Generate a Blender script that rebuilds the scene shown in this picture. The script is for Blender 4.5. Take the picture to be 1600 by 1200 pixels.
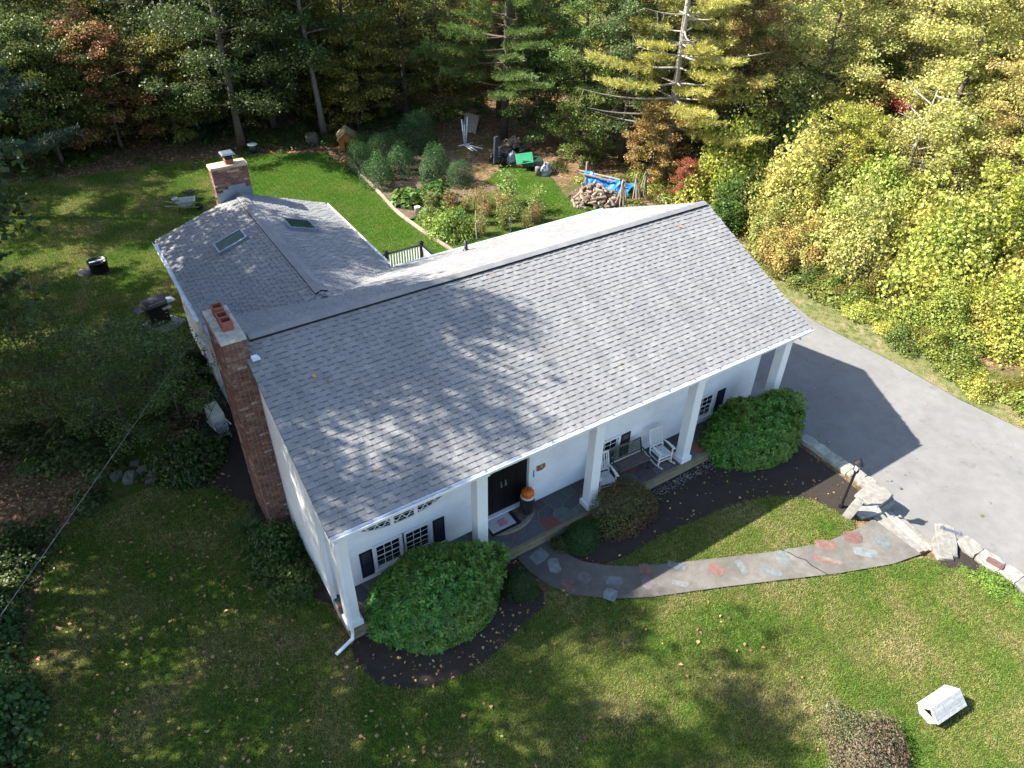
import bpy, bmesh, math, random
import numpy as np
from mathutils import Vector, Matrix

random.seed(11)
rng = np.random.default_rng(11)
R = math.radians
sc = bpy.context.scene
for o in list(bpy.data.objects):
    bpy.data.objects.remove(o)
COL = sc.collection

# ------------------------------------------------------------------ camera
cam = bpy.data.cameras.new('camera')
cam.lens = 25.625
cam.sensor_width = 36.0
cam.clip_end = 600
cam_o = bpy.data.objects.new('camera', cam)
COL.objects.link(cam_o)
CAM = Vector((-2.449, -10.589, 15.247))
yaw, pitch, roll = 0.584, 0.659, 0.019
fwd = Vector((math.sin(yaw) * math.cos(pitch), math.cos(yaw) * math.cos(pitch), -math.sin(pitch)))
right = Vector((math.cos(yaw), -math.sin(yaw), 0))
up = right.cross(fwd)
r2 = right * math.cos(roll) + up * math.sin(roll)
u2 = up * math.cos(roll) - right * math.sin(roll)
cam_o.matrix_world = Matrix(((r2.x, u2.x, -fwd.x, CAM.x), (r2.y, u2.y, -fwd.y, CAM.y), (r2.z, u2.z, -fwd.z, CAM.z), (0, 0, 0, 1)))
sc.camera = cam_o

# ------------------------------------------------------------------ sky, sun, exposure
SUN_EL = R(42.7)
SUN_AZ = math.atan2(-0.90, 0.585)          # from +Y, negative = towards -X
world = bpy.data.worlds.new('World')
sc.world = world
world.use_nodes = True
wn = world.node_tree
bg = wn.nodes['Background']
sky = wn.nodes.new('ShaderNodeTexSky')
sky.sky_type = 'NISHITA'
sky.sun_disc = False
sky.sun_elevation = SUN_EL
sky.sun_rotation = SUN_AZ
wn.links.new(sky.outputs[0], bg.inputs[0])
bg.inputs[1].default_value = 0.112
sun = bpy.data.lights.new('sun', 'SUN')
sun.energy = 5.0
sun.angle = R(0.53)
sun.color = (1.0, 0.94, 0.84)
sun_o = bpy.data.objects.new('sun', sun)
COL.objects.link(sun_o)
sd = Vector((math.sin(SUN_AZ) * math.cos(SUN_EL), math.cos(SUN_AZ) * math.cos(SUN_EL), math.sin(SUN_EL)))
sun_o.rotation_euler = sd.to_track_quat('Z', 'Y').to_euler()
sun_o.location = (-30, 20, 40)
vs = sc.view_settings
vs.view_transform = 'Standard'
vs.look = 'None'
vs.gamma = 1.0
vs.exposure = 1.64
sc.cycles.max_bounces = 4
sc.cycles.diffuse_bounces = 2
sc.cycles.glossy_bounces = 2
sc.cycles.transmission_bounces = 2
sc.cycles.transparent_max_bounces = 4
sc.cycles.use_denoising = True
sc.cycles.denoising_prefilter = 'NONE'
sc.cycles.use_adaptive_sampling = True
sc.cycles.adaptive_threshold = 0.025
sc.cycles.caustics_reflective = False
sc.cycles.caustics_refractive = False

# ------------------------------------------------------------------ helpers
def tag(o, label=None, cat=None, group=None, kind=None):
    if label: o['label'] = label
    if cat: o['category'] = cat
    if group: o['group'] = group
    if kind: o['kind'] = kind
    return o

def link(o, parent=None):
    COL.objects.link(o)
    if parent is not None: o.parent = parent
    return o

def empty(name, loc=(0, 0, 0), rz=0.0, label=None, cat=None, group=None):
    o = bpy.data.objects.new(name, None)
    o.empty_display_size = 0.2
    o.location = loc
    o.rotation_euler = (0, 0, rz)
    tag(o, label, cat, group)
    return link(o)

def np_mesh(name, V, F, mats=(), smooth=False, fm=None):
    """V (n,3) array, F (m,k) array of equal-sized faces"""
    V = np.asarray(V, np.float32); F = np.asarray(F, np.int32)
    me = bpy.data.meshes.new(name)
    k = F.shape[1]
    me.vertices.add(len(V)); me.vertices.foreach_set('co', V.ravel())
    me.loops.add(F.size); me.loops.foreach_set('vertex_index', F.ravel())
    me.polygons.add(len(F)); me.polygons.foreach_set('loop_start', np.arange(0, F.size, k, dtype=np.int32))
    if smooth: me.polygons.foreach_set('use_smooth', np.ones(len(F), bool))
    if fm is not None: me.polygons.foreach_set('material_index', np.asarray(fm, np.int32))
    me.update(calc_edges=True)
    for m in mats: me.materials.append(m)
    return me

class MB:
    """collects shapes into one mesh"""
    def __init__(s): s.v = []; s.f = []; s.m = []; s.mi = 0; s.X = None
    def mat(s, i): s.mi = i; return s
    def xf(s, M): s.X = M; return s
    def verts(s, pts):
        b = len(s.v)
        for p in pts:
            p = Vector(p)
            if s.X is not None: p = s.X @ p
            s.v.append(p[:])
        return b
    def face(s, idx): s.f.append(tuple(idx)); s.m.append(s.mi)
    def poly(s, pts):
        b = s.verts(pts); s.face(range(b, b + len(pts))); return s
    def box(s, c, d, rot=None, taper=1.0):
        hx, hy, hz = d[0] / 2, d[1] / 2, d[2] / 2
        P = []
        for z in (-1, 1):
            t = taper if z > 0 else 1.0
            for x, y in ((-1, -1), (1, -1), (1, 1), (-1, 1)):
                p = Vector((x * hx * t, y * hy * t, z * hz))
                if rot is not None: p = rot @ p
                P.append(p + Vector(c))
        b = s.verts(P)
        for q in ((3, 2, 1, 0), (4, 5, 6, 7), (0, 1, 5, 4), (1, 2, 6, 5), (2, 3, 7, 6), (3, 0, 4, 7)):
            s.face([b + i for i in q])
        return s
    def bx(s, x0, x1, y0, y1, z0, z1):
        return s.box(((x0 + x1) / 2, (y0 + y1) / 2, (z0 + z1) / 2), (abs(x1 - x0), abs(y1 - y0), abs(z1 - z0)))
    def bar(s, a, b, w, h=None, upv=(0, 0, 1)):
        a = Vector(a); b = Vector(b); h = w if h is None else h
        d = b - a; L = d.length; d.normalize()
        u = Vector(upv)
        if abs(d.dot(u)) > 0.98: u = Vector((0, 1, 0))
        sx = d.cross(u).normalized(); uz = sx.cross(d)
        rot = Matrix((sx, d, uz)).transposed()
        return s.box((a + b) / 2, (w, L, h), rot)
    def tube(s, pts, rad, n=8, cap=True):
        pts = [Vector(p) for p in pts]
        if not hasattr(rad, '__len__'): rad = [rad] * len(pts)
        rings = []
        ref = Vector((0.3, 0.2, 1)).normalized()
        for i, p in enumerate(pts):
            d = (pts[min(i + 1, len(pts) - 1)] - pts[max(i - 1, 0)])
            d.normalize()
            u = ref if abs(d.dot(ref)) < 0.95 else Vector((1, 0, 0))
            a = d.cross(u).normalized(); c = d.cross(a)
            rings.append(s.verts([p + a * (rad[i] * math.cos(2 * math.pi * k / n)) + c * (rad[i] * math.sin(2 * math.pi * k / n)) for k in range(n)]))
        for i in range(len(rings) - 1):
            for k in range(n):
                s.face((rings[i] + k, rings[i] + (k + 1) % n, rings[i + 1] + (k + 1) % n, rings[i + 1] + k))
        if cap:
            s.face([rings[0] + k for k in reversed(range(n))]); s.face([rings[-1] + k for k in range(n)])
        return s
    def lathe(s, prof, n=16, c=(0, 0, 0), lobes=0, depth=0.0):
        rings = []
        for r, z in prof:
            P = []
            for k in range(n):
                a = 2 * math.pi * k / n
                rr = r * (1 - depth * abs(math.sin(lobes * a / 2)) ** 0.6 + 0) if lobes else r
                if lobes: rr = r * (1 - depth * (1 - abs(math.sin(lobes * a / 2)) ** 0.5))
                P.append((c[0] + rr * math.cos(a), c[1] + rr * math.sin(a), c[2] + z))
            rings.append(s.verts(P))
        for i in range(len(rings) - 1):
            for k in range(n):
                s.face((rings[i] + k, rings[i] + (k + 1) % n, rings[i + 1] + (k + 1) % n, rings[i + 1] + k))
        s.face([rings[0] + k for k in reversed(range(n))]); s.face([rings[-1] + k for k in range(n)])
        return s
    def prism(s, pts, z0, z1):
        n = len(pts)
        a = s.verts([(p[0], p[1], z0) for p in pts]); b = s.verts([(p[0], p[1], z1) for p in pts])
        s.face([a + i for i in reversed(range(n))]); s.face([b + i for i in range(n)])
        for i in range(n):
            j = (i + 1) % n
            s.face((a + i, a + j, b + j, b + i))
        return s
    def mesh(s, name, mats, smooth=False):
        me = bpy.data.meshes.new(name)
        me.from_pydata(s.v, [], s.f)
        if not isinstance(mats, (list, tuple)): mats = [mats]
        for m in mats: me.materials.append(m)
        if len(mats) > 1: me.polygons.foreach_set('material_index', s.m)
        if smooth: me.polygons.foreach_set('use_smooth', [True] * len(s.f))
        me.update()
        return me
    def obj(s, name, mats, parent=None, smooth=False, bevel=0.0):
        o = bpy.data.objects.new(name, s.mesh(name, mats, smooth))
        link(o, parent)
        if bevel:
            b = o.modifiers.new('bevel', 'BEVEL'); b.width = bevel; b.segments = 2; b.limit_method = 'ANGLE'
        return o

def vnoise(x, y, seed=0):
    x = np.asarray(x, float); y = np.asarray(y, float)
    xi = np.floor(x).astype(np.int64); yi = np.floor(y).astype(np.int64)
    xf = x - xi; yf = y - yi
    u = xf * xf * (3 - 2 * xf); v = yf * yf * (3 - 2 * yf)
    def h(a, b):
        n = (a * 374761393 + b * 668265263 + seed * 1442695041) & 0x7fffffff
        n = ((n ^ (n >> 13)) * 1274126177) & 0x7fffffff
        n = n ^ (n >> 16)
        return (n & 0xffff) / 65535.0
    a = h(xi, yi); b = h(xi + 1, yi); c = h(xi, yi + 1); d = h(xi + 1, yi + 1)
    return (a * (1 - u) + b * u) * (1 - v) + (c * (1 - u) + d * u) * v
def fbm(x, y, s, seed=0, o=4):
    t = 0; a = 0.5; n = 0
    for i in range(o):
        t = t + a * vnoise(np.asarray(x) * s * 2 ** i, np.asarray(y) * s * 2 ** i, seed + i * 17); n += a; a *= 0.5
    return t / n
def sstep(t): t = np.clip(t, 0, 1); return t * t * (3 - 2 * t)

# ------------------------------------------------------------------ materials
def new_mat(name):
    m = bpy.data.materials.new(name); m.use_nodes = True
    nt = m.node_tree; b = nt.nodes['Principled BSDF']
    return m, nt, b
def N(nt, t, **kw):
    n = nt.nodes.new(t)
    for k, v in kw.items(): setattr(n, k, v)
    return n
def coords(nt, kind='Object'):
    return N(nt, 'ShaderNodeTexCoord').outputs[kind]
def mth(nt, op, a, b=None, clamp=False):
    n = N(nt, 'ShaderNodeMath', operation=op, use_clamp=clamp)
    for i, v in enumerate((a, b)):
        if v is None: continue
        if hasattr(v, 'default_value'): nt.links.new(v, n.inputs[i])
        else: n.inputs[i].default_value = v
    return n.outputs[0]
def mixc(nt, fac, a, b, blend='MIX'):
    n = N(nt, 'ShaderNodeMix', data_type='RGBA', blend_type=blend)
    for i, v in ((0, fac), (6, a), (7, b)):
        if hasattr(v, 'default_value'): nt.links.new(v, n.inputs[i])
        elif i == 0: n.inputs[0].default_value = v
        else: n.inputs[i].default_value = (v[0], v[1], v[2], 1)
    return n.outputs[2]
def noise(nt, scale, detail=4, rough=0.55, vec=None, out='Fac', dist=0.0):
    n = N(nt, 'ShaderNodeTexNoise')
    n.inputs['Scale'].default_value = scale; n.inputs['Detail'].default_value = detail; n.inputs['Roughness'].default_value = rough
    n.inputs['Distortion'].default_value = dist
    if vec is not None: nt.links.new(vec, n.inputs['Vector'])
    return n.outputs[out]
def ramp(nt, fac, stops):
    n = N(nt, 'ShaderNodeValToRGB')
    e = n.color_ramp.elements
    while len(e) < len(stops): e.new(0.5)
    for i, (p, c) in enumerate(stops):
        e[i].position = p; e[i].color = (c[0], c[1], c[2], 1) if hasattr(c, '__len__') else (c, c, c, 1)
    nt.links.new(fac, n.inputs[0])
    return n.outputs[0]
def add_bump(nt, b, h, strength=0.3, dist=0.01):
    n = N(nt, 'ShaderNodeBump'); n.inputs['Strength'].default_value = strength; n.inputs['Distance'].default_value = dist
    nt.links.new(h, n.inputs['Height']); nt.links.new(n.outputs[0], b.inputs['Normal'])
def rnd_piece(nt):
    """a random number for each island of a mesh and each object"""
    g = N(nt, 'ShaderNodeNewGeometry').outputs['Random Per Island']
    o = N(nt, 'ShaderNodeObjectInfo').outputs['Random']
    return mth(nt, 'FRACT', mth(nt, 'ADD', g, mth(nt, 'MULTIPLY', o, 3.7)))
def simple(name, c, rough=0.6, var=0.2, scale=6.0, bump=0.0, bscale=40, metal=0.0, spec=0.4, piece=0.0, c2=None, dirt=None):
    m, nt, b = new_mat(name)
    co = coords(nt)
    f = noise(nt, scale, 5, 0.6, co)
    lo = [x * (1 - var) for x in c]; hi = [x * (1 + var) for x in c]
    if c2 is not None: lo, hi = c, c2
    col = ramp(nt, f, ((0.3, lo), (0.7, hi)))
    if piece:
        r = rnd_piece(nt)
        k = mth(nt, 'ADD', mth(nt, 'MULTIPLY', r, 2 * piece), 1 - piece)
        kk = N(nt, 'ShaderNodeCombineColor'); 
        for i in range(3): nt.links.new(k, kk.inputs[i])
        col = mixc(nt, 1.0, col, kk.outputs[0], 'MULTIPLY')
    if dirt is not None:
        d = noise(nt, dirt[1], 6, 0.65, co)
        col = mixc(nt, mth(nt, 'MULTIPLY', ramp(nt, d, ((0.5, 0.0), (0.72, 1.0))), dirt[2]), col, dirt[0])
    nt.links.new(col, b.inputs['Base Color'])
    b.inputs['Roughness'].default_value = rough; b.inputs['Metallic'].default_value = metal
    b.inputs['Specular IOR Level'].default_value = spec
    if bump: add_bump(nt, b, noise(nt, bscale, 5, 0.6, co), bump)
    return m

def leaf_mat(name, hue_var=0.05, val_var=0.45, transl=0.35, rough=0.45, spec=0.35, clump=0.5, inst=False, base=None):
    m, nt, b = new_mat(name)
    oi = N(nt, 'ShaderNodeObjectInfo')
    if inst:
        at = N(nt, 'ShaderNodeAttribute', attribute_type='INSTANCER', attribute_name='tint'); colr = at.outputs['Color']
    elif base is not None:
        rgb = N(nt, 'ShaderNodeRGB'); rgb.outputs[0].default_value = (*base, 1); colr = rgb.outputs[0]
    else:
        colr = oi.outputs['Color']
    g = N(nt, 'ShaderNodeNewGeometry').outputs['Random Per Island']
    cn = noise(nt, 0.55, 1, 0.5, coords(nt))
    hsv = N(nt, 'ShaderNodeHueSaturation')
    nt.links.new(colr, hsv.inputs['Color'])
    cnn = mth(nt, 'SUBTRACT', cn, 0.5)
    h = mth(nt, 'ADD', mth(nt, 'MULTIPLY', mth(nt, 'SUBTRACT', g, 0.5), hue_var), mth(nt, 'MULTIPLY', cnn, -hue_var * 3 * clump))
    h = mth(nt, 'ADD', h, mth(nt, 'MULTIPLY', mth(nt, 'SUBTRACT', oi.outputs['Random'], 0.5), hue_var * 0.6))
    nt.links.new(mth(nt, 'ADD', h, 0.5), hsv.inputs['Hue'])
    g2 = mth(nt, 'FRACT', mth(nt, 'MULTIPLY', g, 13.7))
    v = mth(nt, 'ADD', mth(nt, 'MULTIPLY', g2, 2 * val_var), 1 - val_var)
    nt.links.new(v, hsv.inputs['Value'])
    hsv.inputs['Saturation'].default_value = 1.0
    c = hsv.outputs[0]
    nt.links.new(c, b.inputs['Base Color'])
    b.inputs['Roughness'].default_value = rough; b.inputs['Specular IOR Level'].default_value = spec
    if transl:
        t = N(nt, 'ShaderNodeBsdfTranslucent'); nt.links.new(c, t.inputs[0])
        mx = N(nt, 'ShaderNodeMixShader'); mx.inputs[0].default_value = transl
        nt.links.new(b.outputs[0], mx.inputs[1]); nt.links.new(t.outputs[0], mx.inputs[2])
        nt.links.new(mx.outputs[0], nt.nodes['Material Output'].inputs[0])
    return m

M = {}
M['leaf'] = leaf_mat('tree_leaves', 0.06, 0.55, 0.42)
M['needle'] = leaf_mat('pine_needles', 0.03, 0.35, 0.25, 0.5, 0.3)
M['glossleaf'] = leaf_mat('rhododendron_leaves', 0.06, 0.6, 0.25, 0.34, 0.35, 0.8)
def grass_material():
    m, nt, b = new_mat('grass_blades')
    p = N(nt, 'ShaderNodeNewGeometry').outputs['Position']
    a = noise(nt, 0.5, 6, 0.68, p)
    g = N(nt, 'ShaderNodeNewGeometry').outputs['Random Per Island']
    at_ = N(nt, 'ShaderNodeAttribute', attribute_type='INSTANCER', attribute_name='tint')
    sp = N(nt, 'ShaderNodeSeparateColor'); nt.links.new(at_.outputs['Color'], sp.inputs[0])
    f = mth(nt, 'ADD', a, mth(nt, 'MULTIPLY', mth(nt, 'SUBTRACT', g, 0.5), 0.22))
    f = mth(nt, 'SUBTRACT', f, mth(nt, 'MULTIPLY', sp.outputs[0], 0.10))
    c = ramp(nt, f, ((0.37, (0.115, 0.22, 0.03)), (0.48, (0.185, 0.26, 0.048)), (0.57, (0.31, 0.30, 0.09)), (0.67, (0.44, 0.365, 0.19))))
    c = mixc(nt, mth(nt, 'MULTIPLY', sp.outputs[0], 0.6), c, (0.115, 0.265, 0.024))
    g2 = mth(nt, 'FRACT', mth(nt, 'MULTIPLY', g, 13.7))
    hsv = N(nt, 'ShaderNodeHueSaturation'); nt.links.new(c, hsv.inputs['Color']); nt.links.new(mth(nt, 'ADD', mth(nt, 'MULTIPLY', g2, 1.1), 0.45), hsv.inputs['Value'])
    c = hsv.outputs[0]
    nt.links.new(c, b.inputs['Base Color']); b.inputs['Roughness'].default_value = 0.6; b.inputs['Specular IOR Level'].default_value = 0.2
    t = N(nt, 'ShaderNodeBsdfTranslucent'); nt.links.new(c, t.inputs[0])
    mx = N(nt, 'ShaderNodeMixShader'); mx.inputs[0].default_value = 0.3
    nt.links.new(b.outputs[0], mx.inputs[1]); nt.links.new(t.outputs[0], mx.inputs[2]); nt.links.new(mx.outputs[0], nt.nodes['Material Output'].inputs[0])
    return m
M['grass'] = grass_material()
M['fallen'] = leaf_mat('fallen_leaves', 0.10, 0.6, 0.15, 0.6, 0.2, 0.0, base=(0.30, 0.19, 0.095))
M['bark'] = simple('bark', (0.11, 0.09, 0.07), 0.9, 0.4, 7, 0.7, 18)
M['palebark'] = simple('pale_bark', (0.17, 0.15, 0.125), 0.85, 0.35, 8, 0.5, 18)
M['twig'] = simple('dead_twigs', (0.36, 0.32, 0.28), 0.8, 0.25, 10)
M['white'] = simple('white_paint', (0.78, 0.79, 0.80), 0.45, 0.04, 3, dirt=((0.55, 0.55, 0.5), 2.2, 0.35))
M['siding'] = simple('white_siding', (0.80, 0.81, 0.82), 0.5, 0.05, 1.2, piece=0.02, dirt=((0.55, 0.56, 0.53), 1.3, 0.4))
M['trim'] = simple('white_trim', (0.80, 0.81, 0.82), 0.4, 0.03, 3)
M['alum'] = simple('white_aluminium', (0.78, 0.80, 0.83), 0.3, 0.04, 4, dirt=((0.4, 0.38, 0.33), 3.0, 0.3))
M['black'] = simple('black_paint', (0.012, 0.012, 0.014), 0.35, 0.3, 6)
M['door'] = simple('black_door', (0.006, 0.006, 0.007), 0.45, 0.3, 6, spec=0.3)
M['shutter'] = simple('navy_black_shutter', (0.012, 0.018, 0.03), 0.4, 0.3, 4)
M['metal'] = simple('steel', (0.45, 0.46, 0.47), 0.3, 0.15, 8, metal=0.9)
M['glass'] = simple('window_glass', (0.012, 0.014, 0.016), 0.06, 0.2, 2, spec=0.9)
M['skyglass'] = simple('skylight_glass', (0.02, 0.045, 0.032), 0.2, 0.3, 5, spec=0.08)
M['foundation'] = simple('foundation_concrete', (0.30, 0.25, 0.21), 0.9, 0.2, 4, 0.3, 30)
M['brickmortar'] = simple('mortar', (0.30, 0.26, 0.22), 0.95, 0.25, 9, 0.3, 60)
M['flue'] = simple('terracotta_flue', (0.27, 0.085, 0.055), 0.75, 0.2, 10)
M['flash'] = simple('lead_flashing', (0.22, 0.26, 0.31), 0.5, 0.15, 5, metal=0.3)
M['cap'] = simple('chimney_cap_mortar', (0.42, 0.39, 0.33), 0.9, 0.3, 5, 0.5, 25, dirt=((0.10, 0.10, 0.08), 6, 0.7))
M['rustcap'] = simple('rust_stained_cap', (0.50, 0.38, 0.25), 0.85, 0.2, 4, 0.3, 25, dirt=((0.45, 0.16, 0.05), 2.5, 0.8))

def brick_material():
    m, nt, b = new_mat('old_brick')
    r = rnd_piece(nt); co = coords(nt)
    c = ramp(nt, r, ((0.0, (0.13, 0.055, 0.04)), (0.35, (0.20, 0.085, 0.06)), (0.6, (0.27, 0.12, 0.08)), (0.8, (0.17, 0.11, 0.09)), (0.93, (0.33, 0.19, 0.13)), (1.0, (0.5, 0.46, 0.42))))
    d = noise(nt, 3.0, 6, 0.7, co)
    c = mixc(nt, mth(nt, 'MULTIPLY', ramp(nt, d, ((0.50, 0.0), (0.64, 1.0))), 0.65), c, (0.06, 0.05, 0.04))
    e = noise(nt, 7.0, 5, 0.7, co)
    c = mixc(nt, mth(nt, 'MULTIPLY', ramp(nt, e, ((0.60, 0.0), (0.70, 1.0))), 0.7), c, (0.45, 0.42, 0.39))
    nt.links.new(c, b.inputs['Base Color']); b.inputs['Roughness'].default_value = 0.9
    add_bump(nt, b, noise(nt, 60, 4, 0.6, co), 0.4, 0.004)
    return m
M['brick'] = brick_material()

def shingle_material(name, k):
    m, nt, b = new_mat(name)
    r = rnd_piece(nt)
    co = N(nt, 'ShaderNodeNewGeometry').outputs['Position']
    c = ramp(nt, r, ((0.0, (0.25 * k, 0.252 * k, 0.256 * k)), (0.4, (0.272 * k, 0.272 * k, 0.273 * k)), (0.75, (0.286 * k, 0.283 * k, 0.279 * k)), (1.0, (0.31 * k, 0.306 * k, 0.302 * k))))
    g = noise(nt, 260, 2, 0.6, co)
    c = mixc(nt, 0.55, c, ramp(nt, g, ((0.3, 0.35), (0.7, 1.0))), 'MULTIPLY')
    g2 = noise(nt, 0.8, 4, 0.6, co)
    c = mixc(nt, 0.4, c, ramp(nt, g2, ((0.35, 0.72), (0.65, 1.0))), 'MULTIPLY')
    mp = N(nt, 'ShaderNodeMapping'); mp.inputs['Scale'].default_value = (2.2, .18, .18); nt.links.new(co, mp.inputs[0])
    c = mixc(nt, 0.35, c, ramp(nt, noise(nt, 1.0, 5, .6, mp.outputs[0]), ((0.38, 0.7), (0.6, 1.0))), 'MULTIPLY')
    nt.links.new(c, b.inputs['Base Color']); b.inputs['Roughness'].default_value = 0.92; b.inputs['Specular IOR Level'].default_value = 0.2
    add_bump(nt, b, g, 0.35, 0.004)
    return m
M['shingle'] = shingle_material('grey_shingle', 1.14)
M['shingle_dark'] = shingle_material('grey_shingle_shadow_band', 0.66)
M['ventblack'] = simple('black_vent_mesh', (0.012, 0.012, 0.013), 0.8, 0.3, 10)

def stone_mat(name, c, piece=0.25): return simple(name, c, 0.8, 0.3, 7, 0.4, 30, piece=piece, dirt=((0.13, 0.12, 0.11), 6, 0.5))
M['slate_grey'] = stone_mat('slate_grey', (0.085, 0.09, 0.10))
M['slate_green'] = stone_mat('slate_green', (0.085, 0.11, 0.10))
M['slate_purple'] = stone_mat('slate_purple', (0.10, 0.078, 0.09))
M['slate_red'] = stone_mat('slate_red', (0.21, 0.075, 0.06))
M['grout'] = simple('grout', (0.24, 0.22, 0.17), 0.9, 0.2, 12, 0.3, 60)
M['kerbmoss'] = simple('mossy_edge', (0.20, 0.17, 0.10), 0.9, 0.3, 5, 0.4, 30)
M['granite'] = simple('pale_granite', (0.25, 0.238, 0.215), 0.85, 0.22, 7, 0.8, 18, piece=0.2, dirt=((0.11, 0.105, 0.085), 4, 0.75))
M['mossgranite'] = simple('mossy_granite', (0.30, 0.31, 0.265), 0.9, 0.25, 6, 0.6, 22, piece=0.2, dirt=((0.15, 0.17, 0.10), 5, 0.6))
M['fieldstone'] = simple('field_stone_grey', (0.15, 0.145, 0.12), 0.9, 0.3, 6, 0.6, 22, piece=0.3, dirt=((0.06, 0.075, 0.035), 5, 0.7))
M['inlay_red'] = stone_mat('inlay_red', (0.165, 0.088, 0.075), 0.2)
M['inlay_blue'] = stone_mat('inlay_blue', (0.14, 0.155, 0.155), 0.2)
M['inlay_purple'] = stone_mat('inlay_purple', (0.105, 0.09, 0.095), 0.2)
M['inlay_tan'] = stone_mat('inlay_tan', (0.17, 0.14, 0.11), 0.2)
M['plank'] = simple('weathered_plank', (0.30, 0.25, 0.19), 0.85, 0.3, 6, 0.4, 30, piece=0.3)
M['log'] = simple('split_log', (0.21, 0.16, 0.12), 0.85, 0.35, 7, 0.5, 25, piece=0.45)
M['soil'] = simple('soil', (0.12, 0.082, 0.055), 0.95, 0.35, 4, 0.7, 25)
M['pumpkin'] = simple('pumpkin_skin', (0.62, 0.13, 0.012), 0.45, 0.15, 8)
M['iron'] = simple('cast_iron_green', (0.016, 0.035, 0.028), 0.5, 0.2, 6)
M['benchwood'] = simple('grey_bench_slat', (0.13, 0.105, 0.10), 0.8, 0.25, 8, 0.3, 30, piece=0.2)
M['chairwhite'] = simple('white_chair_paint', (0.74, 0.74, 0.72), 0.5, 0.06, 6)
M['plastic_black'] = simple('black_plastic', (0.02, 0.02, 0.022), 0.4, 0.3, 5)
M['plastic_green'] = simple('green_plastic', (0.025, 0.20, 0.10), 0.4, 0.15, 4)
M['plastic_grey'] = simple('grey_plastic', (0.30, 0.33, 0.36), 0.45, 0.25, 5)
M['dark_green'] = simple('dark_green_paint', (0.02, 0.05, 0.03), 0.5, 0.25, 5)
M['tarp'] = simple('blue_tarp', (0.025, 0.16, 0.45), 0.4, 0.25, 5, 0.6, 12)
M['orangeply'] = simple('orange_plywood', (0.42, 0.17, 0.045), 0.8, 0.25, 5)
M['mossroof'] = simple('leafy_shingle_roof', (0.26, 0.21, 0.10), 0.9, 0.5, 6, 0.5, 20)
M['tray'] = simple('galvanised_tray', (0.42, 0.46, 0.47), 0.4, 0.2, 5, metal=0.2)
M['cream'] = simple('cream_plastic', (0.58, 0.57, 0.50), 0.5, 0.1, 5)
M['gravel'] = simple('grey_gravel', (0.16, 0.155, 0.15), 0.9, 0.3, 12, piece=0.5)

# ground surfaces
def lawn_material():
    m, nt, b = new_mat('lawn_turf')
    p = N(nt, 'ShaderNodeNewGeometry').outputs['Position']
    a = noise(nt, 0.55, 6, 0.65, p); d = noise(nt, 6, 5, 0.7, p); e = noise(nt, 40, 4, 0.7, p)
    c = ramp(nt, a, ((0.36, (0.045, 0.095, 0.014)), (0.50, (0.07, 0.105, 0.02)), (0.62, (0.12, 0.115, 0.04)), (0.74, (0.17, 0.14, 0.075))))
    c = mixc(nt, 0.6, c, ramp(nt, d, ((0.3, 0.5), (0.7, 1.25))), 'MULTIPLY')
    c = mixc(nt, 0.5, c, ramp(nt, e, ((0.3, 0.4), (0.7, 1.2))), 'MULTIPLY')
    nt.links.new(c, b.inputs['Base Color']); b.inputs['Roughness'].default_value = 0.95; b.inputs['Specular IOR Level'].default_value = 0.1
    add_bump(nt, b, e, 0.8, 0.03)
    return m
M['lawn'] = lawn_material()
def litter_material():
    m, nt, b = new_mat('leaf_litter')
    p = N(nt, 'ShaderNodeNewGeometry').outputs['Position']
    vo = N(nt, 'ShaderNodeTexVoronoi'); vo.inputs['Scale'].default_value = 9; nt.links.new(p, vo.inputs['Vector'])
    a = noise(nt, 0.35, 5, 0.6, p); d = noise(nt, 14, 5, 0.7, p)
    sep = N(nt, 'ShaderNodeSeparateColor'); nt.links.new(vo.outputs['Color'], sep.inputs[0])
    c = ramp(nt, sep.outputs[0], ((0.0, (0.10, 0.062, 0.035)), (0.5, (0.17, 0.105, 0.058)), (0.8, (0.22, 0.15, 0.085)), (1.0, (0.30, 0.21, 0.11))))
    c = mixc(nt, 0.6, c, ramp(nt, d, ((0.3, 0.45), (0.7, 1.2))), 'MULTIPLY')
    c = mixc(nt, ramp(nt, a, ((0.50, 0.0), (0.68, 0.8))), c, (0.06, 0.075, 0.02))
    nt.links.new(c, b.inputs['Base Color']); b.inputs['Roughness'].default_value = 0.95; b.inputs['Specular IOR Level'].default_value = 0.1
    add_bump(nt, b, vo.outputs['Distance'], 0.6, 0.05)
    return m
M['litter'] = litter_material()
def verge_material():
    m, nt, b = new_mat('dry_verge')
    p = N(nt, 'ShaderNodeNewGeometry').outputs['Position']
    a = noise(nt, 1.2, 6, 0.7, p); d = noise(nt, 25, 5, 0.7, p)
    c = ramp(nt, a, ((0.38, (0.10, 0.13, 0.03)), (0.54, (0.19, 0.17, 0.075)), (0.68, (0.30, 0.235, 0.14))))
    c = mixc(nt, 0.6, c, ramp(nt, d, ((0.3, 0.45), (0.7, 1.2))), 'MULTIPLY')
    nt.links.new(c, b.inputs['Base Color']); b.inputs['Roughness'].default_value = 0.95
    add_bump(nt, b, d, 0.7, 0.03)
    return m
M['verge'] = verge_material()
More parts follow.
